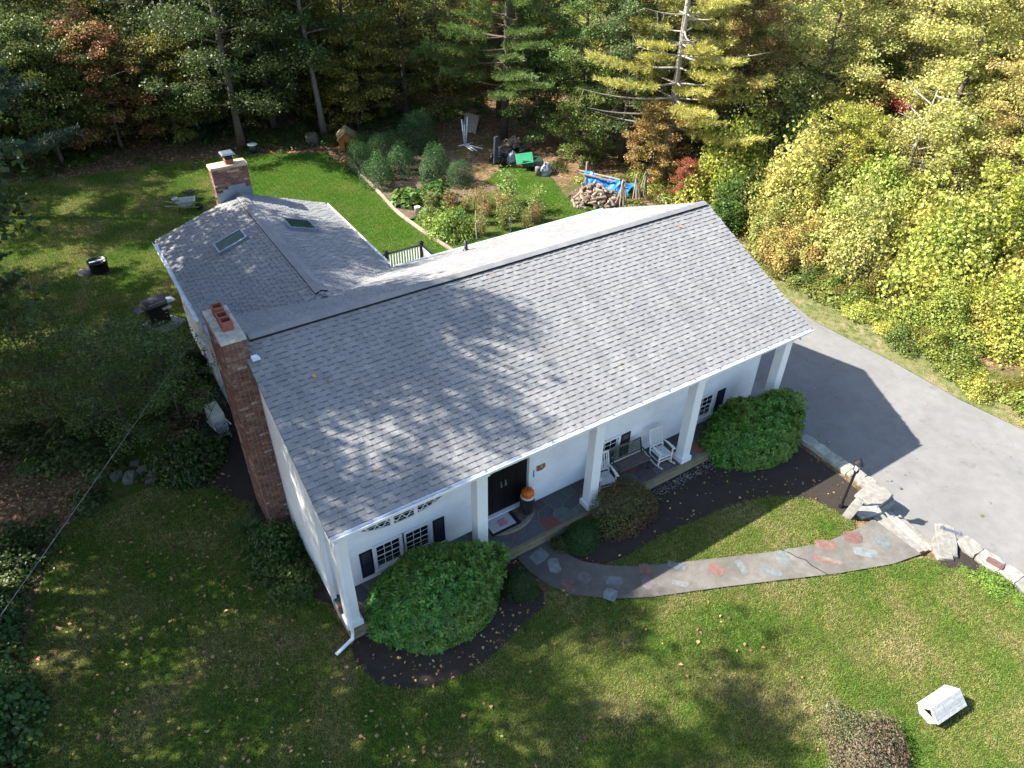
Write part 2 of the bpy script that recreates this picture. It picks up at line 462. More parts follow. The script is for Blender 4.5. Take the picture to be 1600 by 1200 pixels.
def asphalt_material():
    m, nt, b = new_mat('old_asphalt')
    p = N(nt, 'ShaderNodeNewGeometry').outputs['Position']
    a = noise(nt, 0.5, 6, 0.65, p, dist=0.4); d = noise(nt, 120, 3, 0.7, p); e = noise(nt, 2.5, 5, 0.6, p)
    c = ramp(nt, a, ((0.3, (0.175, 0.172, 0.168)), (0.7, (0.22, 0.216, 0.21))))
    c = mixc(nt, 0.5, c, ramp(nt, d, ((0.3, 0.55), (0.7, 1.2))), 'MULTIPLY')
    c = mixc(nt, 0.4, c, ramp(nt, e, ((0.35, 0.8), (0.65, 1.1))), 'MULTIPLY')
    vo = N(nt, 'ShaderNodeTexVoronoi', feature='DISTANCE_TO_EDGE'); vo.inputs['Scale'].default_value = 0.22
    wv = N(nt, 'ShaderNodeVectorMath', operation='ADD'); nt.links.new(p, wv.inputs[0]); wn_ = noise(nt, 1.1, 5, .7, p, 'Color'); nt.links.new(wn_, wv.inputs[1]); nt.links.new(wv.outputs[0], vo.inputs['Vector'])
    ck = ramp(nt, vo.outputs['Distance'], ((0.0, 1.0), (0.0035, 0.0)))
    c = mixc(nt, mth(nt, 'MULTIPLY', ck, 0.3), c, (0.07, 0.07, 0.07))
    st_ = noise(nt, 1.6, 4, .55, p); c = mixc(nt, mth(nt, 'MULTIPLY', ramp(nt, st_, ((0.64, 0.0), (0.72, 1.0))), 0.35), c, (0.09, 0.09, 0.09))
    nt.links.new(c, b.inputs['Base Color']); b.inputs['Roughness'].default_value = 0.9; b.inputs['Specular IOR Level'].default_value = 0.25
    add_bump(nt, b, d, 0.4, 0.006)
    return m
M['asphalt'] = asphalt_material()
def mulch_material():
    m, nt, b = new_mat('dark_mulch')
    p = N(nt, 'ShaderNodeNewGeometry').outputs['Position']
    d = noise(nt, 45, 5, 0.75, p, dist=1.0); a = noise(nt, 3, 4, 0.6, p)
    c = ramp(nt, d, ((0.3, (0.011, 0.008, 0.006)), (0.55, (0.034, 0.024, 0.018)), (0.75, (0.10, 0.066, 0.045))))
    c = mixc(nt, 0.4, c, ramp(nt, a, ((0.3, 0.6), (0.7, 1.3))), 'MULTIPLY')
    nt.links.new(c, b.inputs['Base Color']); b.inputs['Roughness'].default_value = 0.95
    add_bump(nt, b, d, 0.9, 0.03)
    return m
M['mulch'] = mulch_material()
def concrete_material():
    m, nt, b = new_mat('walk_concrete')
    p = N(nt, 'ShaderNodeNewGeometry').outputs['Position']
    a = noise(nt, 0.9, 6, 0.65, p); d = noise(nt, 60, 4, 0.7, p); e = noise(nt, 5, 5, 0.65, p)
    c = ramp(nt, a, ((0.3, (0.105, 0.095, 0.083)), (0.7, (0.19, 0.175, 0.155))))
    sx = N(nt, 'ShaderNodeSeparateXYZ'); nt.links.new(p, sx.inputs[0])
    porch_end = ramp(nt, mth(nt, 'DIVIDE', sx.outputs[0], 14.0), ((0.36, 1.0), (0.62, 0.0)))
    c = mixc(nt, mth(nt, 'MULTIPLY', porch_end, 0.6), c, (0.05, 0.048, 0.047))  # concrete blended darker towards the porch end of the walk
    c = mixc(nt, 0.45, c, ramp(nt, e, ((0.35, 0.55), (0.65, 1.1))), 'MULTIPLY')
    c = mixc(nt, 0.35, c, ramp(nt, d, ((0.3, 0.6), (0.7, 1.1))), 'MULTIPLY')
    nt.links.new(c, b.inputs['Base Color']); b.inputs['Roughness'].default_value = 0.9
    add_bump(nt, b, d, 0.3, 0.006)
    return m
M['concrete'] = concrete_material()

# ------------------------------------------------------------------ terrain
G0 = -0.30
def gz(x, y):
    x = np.asarray(x, float); y = np.asarray(y, float)
    drop = 0.6 * (1 - sstep((y - 8) / 9))
    w = 0.12 + 5.0 * sstep((y - 6.5) / 4)
    well = sstep((y + 6.12) / .12) * (1 - sstep((y + 4.42) / .12))
    s = sstep((x - (15.02 - 1.5 * sstep((y - 6.5) / 4) - 1.04 * well)) / w)
    rise = 0.5 * sstep((x - 22.3) / 3.5) * (1 - sstep((y - 8) / 9))
    und = 0.05 * (fbm(x, y, 0.12, 5, 2) - 0.5)
    back = 1.2 * sstep((y - 36) / 40) + 2.5 * sstep((x - 27) / 40)
    return G0 - drop * s + rise + back + und * (1 - s)
def gzf(x, y): return float(gz(x, y))

def in_poly(px, py, poly):
    px = np.asarray(px); py = np.asarray(py); inside = np.zeros(px.shape, bool)
    n = len(poly); j = n - 1
    for i in range(n):
        xi, yi = poly[i]; xj, yj = poly[j]
        c = ((yi > py) != (yj > py)) & (px < (xj - xi) * (py - yi) / (yj - yi + 1e-12) + xi)
        inside ^= c; j = i
    return inside

def sheet(name, poly, mat, dz, step, kind='structure'):
    """a draped sheet with the polygon's outline"""
    bm = bmesh.new()
    # dense outline
    P = []
    n = len(poly)
    for i in range(n):
        a = Vector(poly[i]); b = Vector(poly[(i + 1) % n]); k = max(1, int((b - a).length / step))
        for t in range(k): P.append(a.lerp(b, t / k))
    vs_ = [bm.verts.new((p.x, p.y, 0)) for p in P]
    f = bm.faces.new(vs_)
    bmesh.ops.triangulate(bm, faces=[f])
    xs = [p.x for p in P]; ys = [p.y for p in P]
    for ax, lo, hi in ((0, min(xs), max(xs)), (1, min(ys), max(ys))):
        c = lo + step
        while c < hi:
            nrm = Vector((1, 0, 0)) if ax == 0 else Vector((0, 1, 0))
            co = nrm * c
            bmesh.ops.bisect_plane(bm, geom=bm.verts[:] + bm.edges[:] + bm.faces[:], plane_co=co, plane_no=nrm)
            c += step
    for v in bm.verts: v.co.z = gzf(v.co.x, v.co.y) + dz
    bmesh.ops.recalc_face_normals(bm, faces=bm.faces[:])
    me = bpy.data.meshes.new(name); bm.to_mesh(me); bm.free()
    me.materials.append(mat)
    for p in me.polygons: p.use_smooth = True
    me.update()
    if len(me.polygons) and me.polygons[0].normal.z < 0: me.flip_normals()
    o = bpy.data.objects.new(name, me); link(o)
    if kind: o['kind'] = kind
    return o

# the woodland floor: one sheet to the horizon
xs = np.concatenate([np.linspace(-260, -30, 14), np.arange(-28, 13, 1.5), np.arange(13, 13.8, .2), np.arange(13.9, 14.2, .05), np.arange(14.25, 14.9, .1), np.arange(14.95, 15.3, 0.06), np.arange(15.5, 32, 0.75), np.linspace(34, 340, 24)])
ys = np.concatenate([np.linspace(-220, -24, 12), np.arange(-22, -6.4, 1.2), np.arange(-6.3, -4.1, .06), np.arange(-4, 50, 1.2), np.linspace(54, 380, 24)])
XX, YY = np.meshgrid(xs, ys)
ZZ = gz(XX, YY) - 0.035
Vg = np.stack([XX.ravel(), YY.ravel(), ZZ.ravel()], 1)
nx, ny = len(xs), len(ys)
ii = (np.arange(ny - 1)[:, None] * nx + np.arange(nx - 1)[None, :]).ravel()
Fg = np.stack([ii, ii + 1, ii + nx + 1, ii + nx], 1)
go = bpy.data.objects.new('ground', np_mesh('ground', Vg, Fg, [M['litter']], True)); link(go); tag(go, kind='structure')

BED_L = [(-0.12, -0.33), (-0.2, -0.83), (0.0, -1.55), (0.47, -2.02), (1.04, -2.32), (1.67, -2.42), (2.48, -2.4), (3.53, -2.11), (4.4, -1.9), (4.62, -1.55), (4.6, -1.2), (4.55, -0.25), (-0.05, -0.25)]
BED_R = [(5.75, -0.25), (5.7, -0.55), (6.03, -1.22), (6.45, -1.62), (7.0, -1.78), (8.49, -1.74), (9.81, -1.87), (11.0, -2.0), (12.1, -2.3), (12.6, -2.62), (13.14, -3.17), (13.32, -3.9), (13.75, -4.1), (14.5, -3.9), (14.62, -3.0), (14.62, -0.25)]
BED_C = [(14.05, -6.4), (14.4, -7.01), (14.51, -7.47), (14.6, -8.2), (14.7, -9.2), (15.15, -9.2), (15.1, -8.0), (15.0, -6.4)]
WALK = [(4.62, -0.25), (4.66, -0.8), (4.83, -1.45), (5.19, -2.02), (5.98, -2.66), (6.83, -3.13), (8.45, -3.82), (9.81, -4.43), (11.49, -5.2), (13.0, -5.78), (13.95, -5.98), (13.95, -4.5), (13.29, -4.49), (12.04, -4.33), (10.55, -3.77), (8.47, -2.83), (7.12, -2.17), (6.41, -1.69), (6.01, -1.27), (5.7, -0.55), (5.66, -0.25)]
DRIVE = [(15.0, 6.5), (15.3, 0), (15.3, -1.2), (15.3, -4.2), (15.05, -4.5), (15.05, -6), (15.4, -20), (22.9, -20), (22.45, -4.5), (22.15, -2.4), (22.15, 0.2), (21.9, 3.9), (22.3, 5.3), (22.6, 7.5), (22.0, 9.0), (15.0, 9.0)]
LAWN_F = [(-7.2, -14), (-7.0, 2), (-6.2, 5), (-5.6, 7.0), (-4.6, 7.6), (-3.6, 9.4), (-4.2, 11.4), (-3.0, 12.2), (-2.0, 10.5), (-2.2, 8.4), (-1.6, 6.9), (-0.75, 5.4), (-0.75, 2.0), (-0.12, 0.9), (-0.12, -0.3)] + [(-0.2, -0.83), (0.0, -1.55), (0.47, -2.02), (1.04, -2.32), (1.67, -2.42), (2.48, -2.4), (3.53, -2.11), (4.4, -1.9)] + [(4.84, -1.5), (5.19, -2.04), (5.98, -2.68), (6.83, -3.15), (8.45, -3.84), (9.81, -4.45), (11.49, -5.22), (13.0, -5.8), (13.95, -6.1), (14.4, -7.01), (14.51, -7.47), (14.6, -8.2), (14.7, -9.2), (14.9, -14)]
LAWN_I = [(6.43, -1.70), (7.12, -2.15), (8.47, -2.81), (10.55, -3.75), (12.04, -4.31), (13.2, -4.45), (13.5, -4.2), (13.32, -3.9), (13.14, -3.17), (12.6, -2.62), (12.1, -2.3), (11.0, -2.0), (9.81, -1.87), (8.49, -1.74), (7.0, -1.78)]
LAWN_B = [(-8.5, 13), (-0.3, 11.5), (-0.3, 15.4), (5.6, 15.4), (5.6, 9.6), (14.5, 9.4), (17, 9.5), (20, 12), (21, 15.3), (19.6, 18), (20.5, 20.5), (19.5, 23.5), (17.0, 22.0), (18.2, 18.5), (17.6, 15.6), (11.6, 15.6), (11.25, 21), (11.55, 24), (11.6, 27.5), (11.2, 30.5), (8, 32), (4, 33.2), (0, 33.6), (-4, 34.5), (-9, 34)]
GARDEN = [(11.7, 15.7), (17.4, 15.7), (18.0, 18.5), (16.8, 22), (17.6, 25), (17.6, 29), (14, 29.6), (11.75, 27.8), (11.65, 24), (11.38, 21)]
lawn_f = sheet('lawn', LAWN_F, M['lawn'], 0.0, 0.8)
lawn_i = sheet('lawn', LAWN_I, M['lawn'], 0.0, 0.8)
lawn_b = sheet('lawn', LAWN_B, M['lawn'], 0.0, 1.0)
verge = sheet('verge', [(22.95, -20), (22.5, -4.5), (22.2, -2.4), (22.2, 0.2), (21.95, 3.9), (22.35, 5.3), (22.65, 7.5), (22.0, 9.05), (20.5, 11.5), (21.2, 14.5), (24, 13), (24.4, 8), (23.6, 4), (23.8, 0), (24.2, -4), (25, -20)], M['verge'], -0.008, 0.8)
bed_l = sheet('mulch_bed', BED_L, M['mulch'], 0.008, 0.6)
bed_r = sheet('mulch_bed', BED_R, M['mulch'], 0.008, 0.6)
bed_c = sheet('mulch_bed', BED_C, M['mulch'], 0.008, 0.6)
side_bed = sheet('mulch_bed', [(-0.02, 0.9), (-0.75, 2.0), (-0.95, 5.4), (-1.7, 6.8), (-1.9, 9), (-0.3, 11.4), (-0.02, 11.4)], M['mulch'], 0.006, 0.7)
garden_soil = sheet('garden_soil', GARDEN, M['soil'], -0.004, 0.8)
driveway = sheet('driveway', DRIVE, M['asphalt'], 0.012, 0.7)
walk = sheet('walkway', WALK, M['concrete'], 0.03, 0.5)

# inlaid stones in the walk, each a slab of its own
def slab(parent, pts, z, h, mat, name='inlaid_stone'):
    mb = MB(); mb.prism(pts, z - 0.02, z + h); return mb.obj(name, mat, parent, bevel=0.004)
inl = [((5.15, -0.55), .5, .35, 10, 'inlay_blue'), ((5.32, -1.0), .3, .45, -20, 'inlay_blue'), ((5.25, -1.75), .42, .3, 60, 'inlay_red'), ((5.75, -1.75), .3, .34, 20, 'inlay_purple'), ((6.35, -2.22), .42, .26, -35, 'inlay_blue'), ((6.0, -2.52), .36, .3, 35, 'inlay_blue'), ((7.05, -2.75), .36, .34, 10, 'inlay_purple'),
       ((7.3, -2.4), .40, .30, -40, 'inlay_red'), ((8.05, -2.75), .22, .42, 35, 'inlay_blue'), ((7.75, -3.22), .42, .16, -50, 'inlay_blue'), ((8.85, -3.4), .34, .38, 30, 'inlay_red'), ((9.5, -3.7), .2, .45, -15, 'inlay_blue'), ((10.05, -4.2), .52, .22, -60, 'inlay_blue'), ((10.65, -4.05), .34, .40, -35, 'inlay_blue'),
       ((11.55, -4.72), .2, .6, 40, 'inlay_red'), ((11.68, -4.8), .12, .6, 40, 'inlay_tan'), ((12.0, -4.38), .52, .30, -38, 'inlay_red'), ((12.85, -4.62), .5, .40, -40, 'inlay_red'), ((12.7, -5.15), .6, .28, -45, 'inlay_blue'), ((13.45, -5.15), .42, .36, 30, 'inlay_blue')]
for (cx, cy), a, b, ang, mm in inl:
    ca, sa = math.cos(R(ang)), math.sin(R(ang))
    pts = []
    for u, v in ((-.5, -.5), (0.05, -.56), (.5, -.45), (.53, .1), (.46, .5), (-.1, .55), (-.5, .42)):
        u = u * a * (1 + random.uniform(-.1, .1)); v = v * b * (1 + random.uniform(-.1, .1))
        pts.append((cx + u * ca - v * sa, cy + u * sa + v * ca))
    slab(walk, pts, gzf(cx, cy) + 0.03, 0.005, M[mm])
# crack across the walk
mb = MB()
cr = [(10.82, -3.86), (10.95, -4.08), (10.98, -4.25), (11.12, -4.45), (11.1, -4.65), (11.22, -5.08)]
for (ax, ay), (bx_, by) in zip(cr[:-1], cr[1:]):
    mb.bar((ax, ay, gzf(ax, ay) + 0.031), (bx_, by, gzf(bx_, by) + 0.031), 0.022, 0.006)
mb.obj('crack', M['black'], walk)

# ------------------------------------------------------------------ the house
HX = 14.65; YW = 0.95; YB = 9.0
house = empty('house', (0, 0, 0), 0, 'long white single-storey house with grey shingle roof, porch columns and brick chimneys', 'house')
EY0, EZ, RY, RZ, EY1 = -0.36, 3.571, 4.43, 5.673, 9.29
X0R, X1R = -0.12, 14.80
WRX, WRZ, WE0, WE1, WYB = 2.82, 4.664, -0.25, 5.85, 15.13
KF = (RZ - EZ) / (RY - EY0); KB = (RZ - EZ) / (EY1 - RY); KW = (WRZ - 3.63) / (WRX - WE0)

def clap(mb, o, u, n, length, z0, z1, openings=(), ztop=None, pitch=0.105):
    """lapped boards on a wall: o origin, u along, n outwards; openings (u0,u1,z0,z1)"""
    o = Vector(o); u = Vector(u); n = Vector(n)
    cuts = {z0, z1}
    for a in openings: cuts |= {a[2], a[3]}
    z = z0
    rows = []
    while z < z1 - 1e-4:
        zt = min(z + pitch, z1); rows.append((z, zt)); z = zt
    for za, zb in rows:
        if ztop is not None:
            lo, hi = None, None
            for i in range(201):
                uu = length * i / 200
                if ztop(uu) >= zb - 0.02:
                    lo = uu if lo is None else lo; hi = uu
            if lo is None or hi - lo < 0.05: continue
        else: lo, hi = 0, length
        segs = [(lo, hi)]
        for (a, b, c, d) in openings:
            if c < (za + zb) / 2 < d:
                s2 = []
                for (p, q) in segs:
                    if b <= p or a >= q: s2.append((p, q)); continue
                    if a > p: s2.append((p, a))
                    if b < q: s2.append((b, q))
                segs = s2
        for p, q in segs:
            P = lambda t, zz, d: o + u * t + n * d + Vector((0, 0, zz))
            mb.poly((P(p, za, .024), P(q, za, .024), P(q, zb, .003), P(p, zb, .003)))
            mb.poly((P(p, za, .002), P(q, za, .002), P(q, za, .024), P(p, za, .024)))

WINS = [(1.22, 1.92), (2.03, 2.72), (8.20, 8.92), (12.12, 12.82)]
WZ0, WZ1 = 0.27, 1.09
DX0, DX1, DZ0, DZ1 = 4.22, 5.78, 0.15, 2.25
ops = [(a, b, WZ0, WZ1) for a, b in WINS] + [(DX0, DX1, 0, DZ1)]
mb = MB()
clap(mb, (0, YW, 0), (1, 0, 0), (0, -1, 0), HX, 0.02, 3.45, ops)
wall_front = mb.obj('front_wall', M['siding'], house)
gt = lambda yy: (EZ + (yy - EY0) * KF if yy < RY else RZ - (yy - RY) * KB) - 0.10
mb = MB()
clap(mb, (0, YB, 0), (0, -1, 0), (-1, 0, 0), YB - YW, -0.18, 5.6, (), lambda t: gt(YB - t))
clap(mb, (0, YW, 0), (0, -1, 0), (-1, 0, 0), YW + 0.25, 3.12, 4.1, (), lambda t: gt(YW - t))
mb.bx(-0.05, 0.06, YW - 0.09, YW + 0.012, -0.18, 3.3)
wall_l = mb.obj('gable_wall', M['siding'], house)
mb = MB()
clap(mb, (HX, YW, 0), (0, 1, 0), (1, 0, 0), YB - YW, -0.18, 5.6, (), lambda t: gt(YW + t))
clap(mb, (HX, -0.25, 0), (0, 1, 0), (1, 0, 0), YW + 0.25, 3.12, 4.1, (), lambda t: gt(t - 0.25))
mb.bx(HX - 0.06, HX + 0.05, YW - 0.012, YW + 0.09, -0.18, 3.4)
mb.obj('gable_wall', M['siding'], house)
mb = MB()
clap(mb, (HX, YB, 0), (-1, 0, 0), (0, 1, 0), HX, -0.18, 3.45)
mb.obj('back_wall', M['siding'], house)
gw = lambda xx: WRZ - abs(xx - WRX) * KW - 0.10
mb = MB()
clap(mb, (0, 15.0, 0), (0, -1, 0), (-1, 0, 0), 5.9, -0.18, 3.5)
clap(mb, (5.62, 9.1, 0), (0, 1, 0), (1, 0, 0), 5.9, -0.18, 3.5)
clap(mb, (5.62, 15.0, 0), (-1, 0, 0), (0, 1, 0), 5.62, -0.18, 4.6, (), lambda t: gw(5.62 - t))
mb.obj('wing_wall', M['siding'], house)
mb = MB()
mb.bx(0.02, HX - 0.02, YW + 0.03, YB - 0.02, -1.3, -0.17)
mb.bx(0.02, 5.6, YB, 14.98, -1.3, -0.17)
mb.obj('foundation', M['foundation'], house)
# unlit room behind the windows
mb = MB()
mb.bx(0.1, HX - 0.1, 2.6, 2.65, 0.0, 3.3); mb.bx(0.1, HX - 0.1, YW + 0.12, 2.6, -0.02, 0.0)
mb.obj('interior_wall', M['plank'], house)

# porch ceiling, beam, fascia, rake boards, gutters
mb = MB(); mb.bx(-0.02, HX + 0.02, EY0 + 0.02, YW, 3.40, 3.42); mb.obj('porch_ceiling', M['trim'], house)
mb = MB(); mb.bx(0.0, HX, -0.13, 0.19, 3.18, 3.398); mb.obj('porch_beam', M['trim'], house)
def rake(x0, x1):
    mb = MB()
    mb.bar((x0, EY0 + 0.01, EZ - 0.13), (x0, RY, RZ - 0.13), abs(x1), 0.2)
    mb.bar((x0, RY, RZ - 0.13), (x0, EY1 - 0.01, EZ - 0.13), abs(x1), 0.2)
    mb.obj('rake_board', M['trim'], house)
rake(-0.075, 0.04); rake(HX + 0.11, 0.04)
mb = MB()
for sx in (-1, 1):
    xe = WE0 if sx < 0 else WE1
    mb.bar((xe, WYB - 0.03, 3.63 - 0.11), (WRX, WYB - 0.03, WRZ - 0.11), 0.04, 0.17)
mb.obj('rake_board', M['trim'], house)
def gutter(a, b, out, name='gutter'):
    """open trough from a to b, mouth upwards, hung on the out side"""
    a = Vector(a); b = Vector(b); o = Vector(out)
    prof = [(0.0, 0.0), (0.0, -0.11), (0.075, -0.11), (0.10, -0.05), (0.115, -0.05), (0.115, 0.0), (0.10, 0.0), (0.095, -0.035), (0.07, -0.095), (0.012, -0.095), (0.012, 0.0)]
    mb = MB(); rings = []
    for p in (a, b): rings.append(mb.verts([p + o * q[0] + Vector((0, 0, q[1])) for q in prof]))
    n = len(prof)
    for k in range(n): mb.face((rings[0] + k, rings[0] + (k + 1) % n, rings[1] + (k + 1) % n, rings[1] + k))
    mb.face([rings[0] + k for k in range(n)]); mb.face([rings[1] + k for k in reversed(range(n))])
    g = mb.obj(name, M['alum'], house)
    L = (b - a).length; k = int(L / 0.9)
    for i in range(1, k):
        p = a.lerp(b, i / k)
        h = MB(); h.bar(p + o * 0.005 + Vector((0, 0, -0.012)), p + o * 0.11 + Vector((0, 0, -0.012)), 0.03, 0.008); h.obj('hanger', M['metal'], g)
    return g
gutter((X0R + 0.03, EY0 - 0.005, EZ - 0.005), (X1R - 0.02, EY0 - 0.005, EZ - 0.005), (0, -1, 0))
gutter((6.0, EY1 + 0.005, EZ - 0.005), (X1R - 0.02, EY1 + 0.005, EZ - 0.005), (0, 1, 0))
gutter((WE0 - 0.005, 9.4, 3.60), (WE0 - 0.005, WYB - 0.02, 3.60), (-1, 0, 0))
gutter((WE1 + 0.005, 9.6, 3.60), (WE1 + 0.005, WYB - 0.02, 3.60), (1, 0, 0))
for q in ((-0.05, HX + 0.05, EY0 + 0.0, EY0 + 0.03, EZ - 0.22, EZ - 0.04), (6.0, HX + 0.05, EY1 - 0.03, EY1, EZ - 0.22, EZ - 0.04), (WE0, WE0 + 0.03, 9.3, WYB - 0.08, 3.40, 3.585), (WE1 - 0.03, WE1, 9.6, WYB - 0.08, 3.40, 3.585)):
    mb = MB(); mb.bx(*q); mb.obj('fascia', M['trim'], house)
# downspout on the corner column
mb = MB()
for a, b in (((0.0, -0.42, 3.47), (0.0, -0.30, 3.25)), ((0.0, -0.30, 3.27), (0.0, -0.27, 0.0)), ((0.0, -0.27, 0.02), (-0.05, -0.33, -0.16)), ((-0.03, -0.31, -0.13), (-0.52, -0.44, -0.22))):
    mb.bar(a, b, 0.075, 0.055)
mb.obj('downspout', M['alum'], house, bevel=0.01)
# columns
def column(x):
    mb = MB(); mb.bx(-0.15, 0.15, -0.15, 0.15, 0.19, 3.18)
    for a in (-0.07, 0.07):
        pass
    c = mb.obj('column', M['trim'], house, bevel=0.012); c.location = (x, 0.03, 0)
    mb = MB(); mb.bx(-0.20, 0.20, -0.20, 0.20, 0.004, 0.18); mb.bx(-0.175, 0.175, -0.175, 0.175, 0.181, 0.215); mb.obj('column_base', M['trim'], c, bevel=0.01)
    mb = MB(); mb.bx(-0.19, 0.19, -0.19, 0.19, 3.06, 3.16); mb.obj('capital', M['trim'], c, bevel=0.01)
for x in (0.14, 3.69, 7.25, 10.78, 14.36): column(x)

# windows with sashes, muntins and separate panes
pane_cache = {}
def window(xa, xb, za, zb, y=YW):
    mb = MB(); c = 0.075
    mb.bx(xa - c, xa + 0.012, y - 0.045, y + 0.06, za - 0.02, zb + c); mb.bx(xb - 0.012, xb + c, y - 0.045, y + 0.06, za - 0.02, zb + c)
    mb.bx(xa + 0.012, xb - 0.012, y - 0.045, y + 0.06, zb - 0.012, zb + c)
    w = mb.obj('window', M['trim'], house)
    mb = MB(); mb.bx(xa - 0.1, xb + 0.1, y - 0.075, y + 0.07, za - 0.065, za - 0.021); mb.obj('sill', M['trim'], w)
    zm = (za + zb) / 2
    for k, (s0, s1, yy) in enumerate(((zm - 0.02, zb - 0.012, y + 0.005), (za - 0.018, zm + 0.02, y + 0.03))):
        mb = MB(); t = 0.032; x0, x1 = xa + 0.012, xb - 0.012
        mb.bx(x0, x0 + t, yy, yy + 0.022, s0, s1); mb.bx(x1 - t, x1, yy, yy + 0.022, s0, s1)
        mb.bx(x0 + t, x1 - t, yy, yy + 0.022, s1 - t, s1); mb.bx(x0 + t, x1 - t, yy, yy + 0.022, s0, s0 + t)
        W_, H_ = (x1 - x0 - 2 * t), (s1 - s0 - 2 * t)
        for i in (1, 2): mb.bx(x0 + t + W_ * i / 3 - 0.008, x0 + t + W_ * i / 3 + 0.008, yy + 0.003, yy + 0.019, s0 + t, s1 - t)
        for i in range(3):
            mb.bx(x0 + t + W_ * i / 3 + 0.008, x0 + t + W_ * (i + 1) / 3 - 0.008, yy + 0.003, yy + 0.019, (s0 + s1) / 2 - 0.008, (s0 + s1) / 2 + 0.008)
        mb.obj('sash', M['trim'], w)
        key = (round(W_ / 3, 3), round(H_ / 2, 3))
        if key not in pane_cache:
            p = MB(); p.bx(-key[0] / 2 + .002, key[0] / 2 - .002, -0.002, 0.002, -key[1] / 2 + .002, key[1] / 2 - .002); pane_cache[key] = p.mesh('pane', M['glass'])
        for i in range(3):
            for j in range(2):
                o = bpy.data.objects.new('pane', pane_cache[key]); link(o, w)
                o.location = (x0 + t + W_ * (i + .5) / 3, yy + 0.011, s0 + t + H_ * (j + .5) / 2)
                o.rotation_euler = (random.uniform(-.01, .01), 0, random.uniform(-.01, .01))
for a, b in WINS: window(a, b, WZ0, WZ1)
def shutter(xa, xb):
    mb = MB(); y0 = YW - 0.045
    t = 0.05
    mb.bx(xa, xa + t, y0, YW - 0.017, 0.19, 1.10); mb.bx(xb - t, xb, y0, YW - 0.017, 0.19, 1.10)
    for z in (0.19, 0.60, 1.05): mb.bx(xa + t, xb - t, y0 + 0.001, YW - 0.017, z, z + 0.05)
    s = mb.obj('shutter', M['shutter'], house)
    mb = MB()
    for za, zb in ((0.24, 0.60), (0.65, 1.05)):
        n = 11
        for i in range(n):
            z = za + (zb - za) * (i + .5) / n
            mb.box(((xa + xb) / 2, YW - 0.03, z), (xb - xa - 2 * t, 0.006, (zb - za) / n * 1.15), Matrix.Rotation(R(-28), 3, 'X'))
    l = mb.obj('louvres', M['shutter'], s)
for a, b in ((0.80, 1.13), (2.81, 3.14), (7.78, 8.11), (9.03, 9.37), (11.70, 12.03), (12.95, 13.29)): shutter(a, b)

# oval window over the pair of windows
OC = (2.03, 2.02); OA, OB = 1.34, 0.54
def ell(k, t): return (OC[0] + OA * k * math.cos(t), OC[1] + (OB - OA * (1 - k)) * math.sin(t)) if k > 0.6 else (0, 0)
mb = MB(); n = 48
rin = 0.15
for i in range(n):
    t0, t1 = 2 * math.pi * i / n, 2 * math.pi * (i + 1) / n
    for (k0, k1, y) in ((0.0, rin, YW - 0.05),):
        def E_(d, t): return (OC[0] + (OA - d) * math.cos(t), OC[1] + (OB - d) * math.sin(t))
        a, b = E_(k0, t0), E_(k0, t1); c, d = E_(k1, t1), E_(k1, t0)
        mb.poly([(a[0], y, a[1]), (b[0], y, b[1]), (c[0], y, c[1]), (d[0], y, d[1])])
        mb.poly([(a[0], YW, a[1]), (b[0], YW, b[1]), (b[0], y, b[1]), (a[0], y, a[1])])
        mb.poly([(d[0], y, d[1]), (c[0], y, c[1]), (c[0], YW, c[1]), (d[0], YW, d[1])])
for x in (1.74, 2.38): mb.bx(x - 0.05, x + 0.05, YW - 0.047, YW - 0.016, OC[1] - OB + 0.12, OC[1] + OB - 0.12)
ov = mb.obj('oval_window', M['trim'], house)
def chord(x): return (OB - rin) * math.sqrt(max(0, 1 - ((x - OC[0]) / (OA - rin)) ** 2))
for (xa, xb) in ((0.86, 1.69), (1.79, 2.33), (2.43, 3.2)):
    lo, hi = [], []
    for i in range(13):
        x = xa + (xb - xa) * i / 12; c = chord(x); lo.append((x, YW - 0.022, OC[1] - c)); hi.append((x, YW - 0.022, OC[1] + c))
    mb = MB(); mb.poly(lo + hi[::-1]); mb.obj('pane', M['glass'], ov)
    mb = MB(); s = 0.27
    for sg in (-1, 1):
        x = xa - 1.0
        while x < xb + 1.0:
            # diagonal glazing bar clipped to the pane
            pts = []
            for i in range(81):
                t = -0.6 + 1.2 * i / 80; px, pz = x + sg * t * 0.75, OC[1] + t
                if xa < px < xb and abs(pz - OC[1]) < chord(px): pts.append((px, YW - 0.03, pz))
            if len(pts) > 2: mb.bar(pts[0], pts[-1], 0.016, 0.016, (0, 1, 0))
            x += s
    mb.obj('glazing_bars', M['trim'], ov)

# double front door
mb = MB()
for xa, xb in ((DX0 + 0.02, (DX0 + DX1) / 2 - 0.004), ((DX0 + DX1) / 2 + 0.004, DX1 - 0.02)):
    mb.bx(xa, xb, YW + 0.07, YW + 0.11, DZ0 + 0.03, DZ1 - 0.02)
    w = xb - xa
    for z0, z1 in ((0.3, 0.85), (1.0, 1.5), (1.62, 2.12)):
        for k in (0, 1):
            p0 = xa + 0.09 + k * (w - 0.09) / 2; p1 = p0 + (w - 0.27) / 2
            mb.bx(p0, p1, YW + 0.055, YW + 0.07, z0, z1)
door = mb.obj('door', M['door'], house, bevel=0.006)
mb = MB()
for x in (4.93, 5.07):
    mb.bx(x - 0.02, x + 0.02, YW + 0.05, YW + 0.068, 1.08, 1.30); mb.tube([(x, YW + 0.05, 1.13), (x, YW + 0.005, 1.14), (x, YW + 0.005, 1.25), (x, YW + 0.05, 1.26)], 0.010, 6)
mb.obj('handle', M['metal'], door)
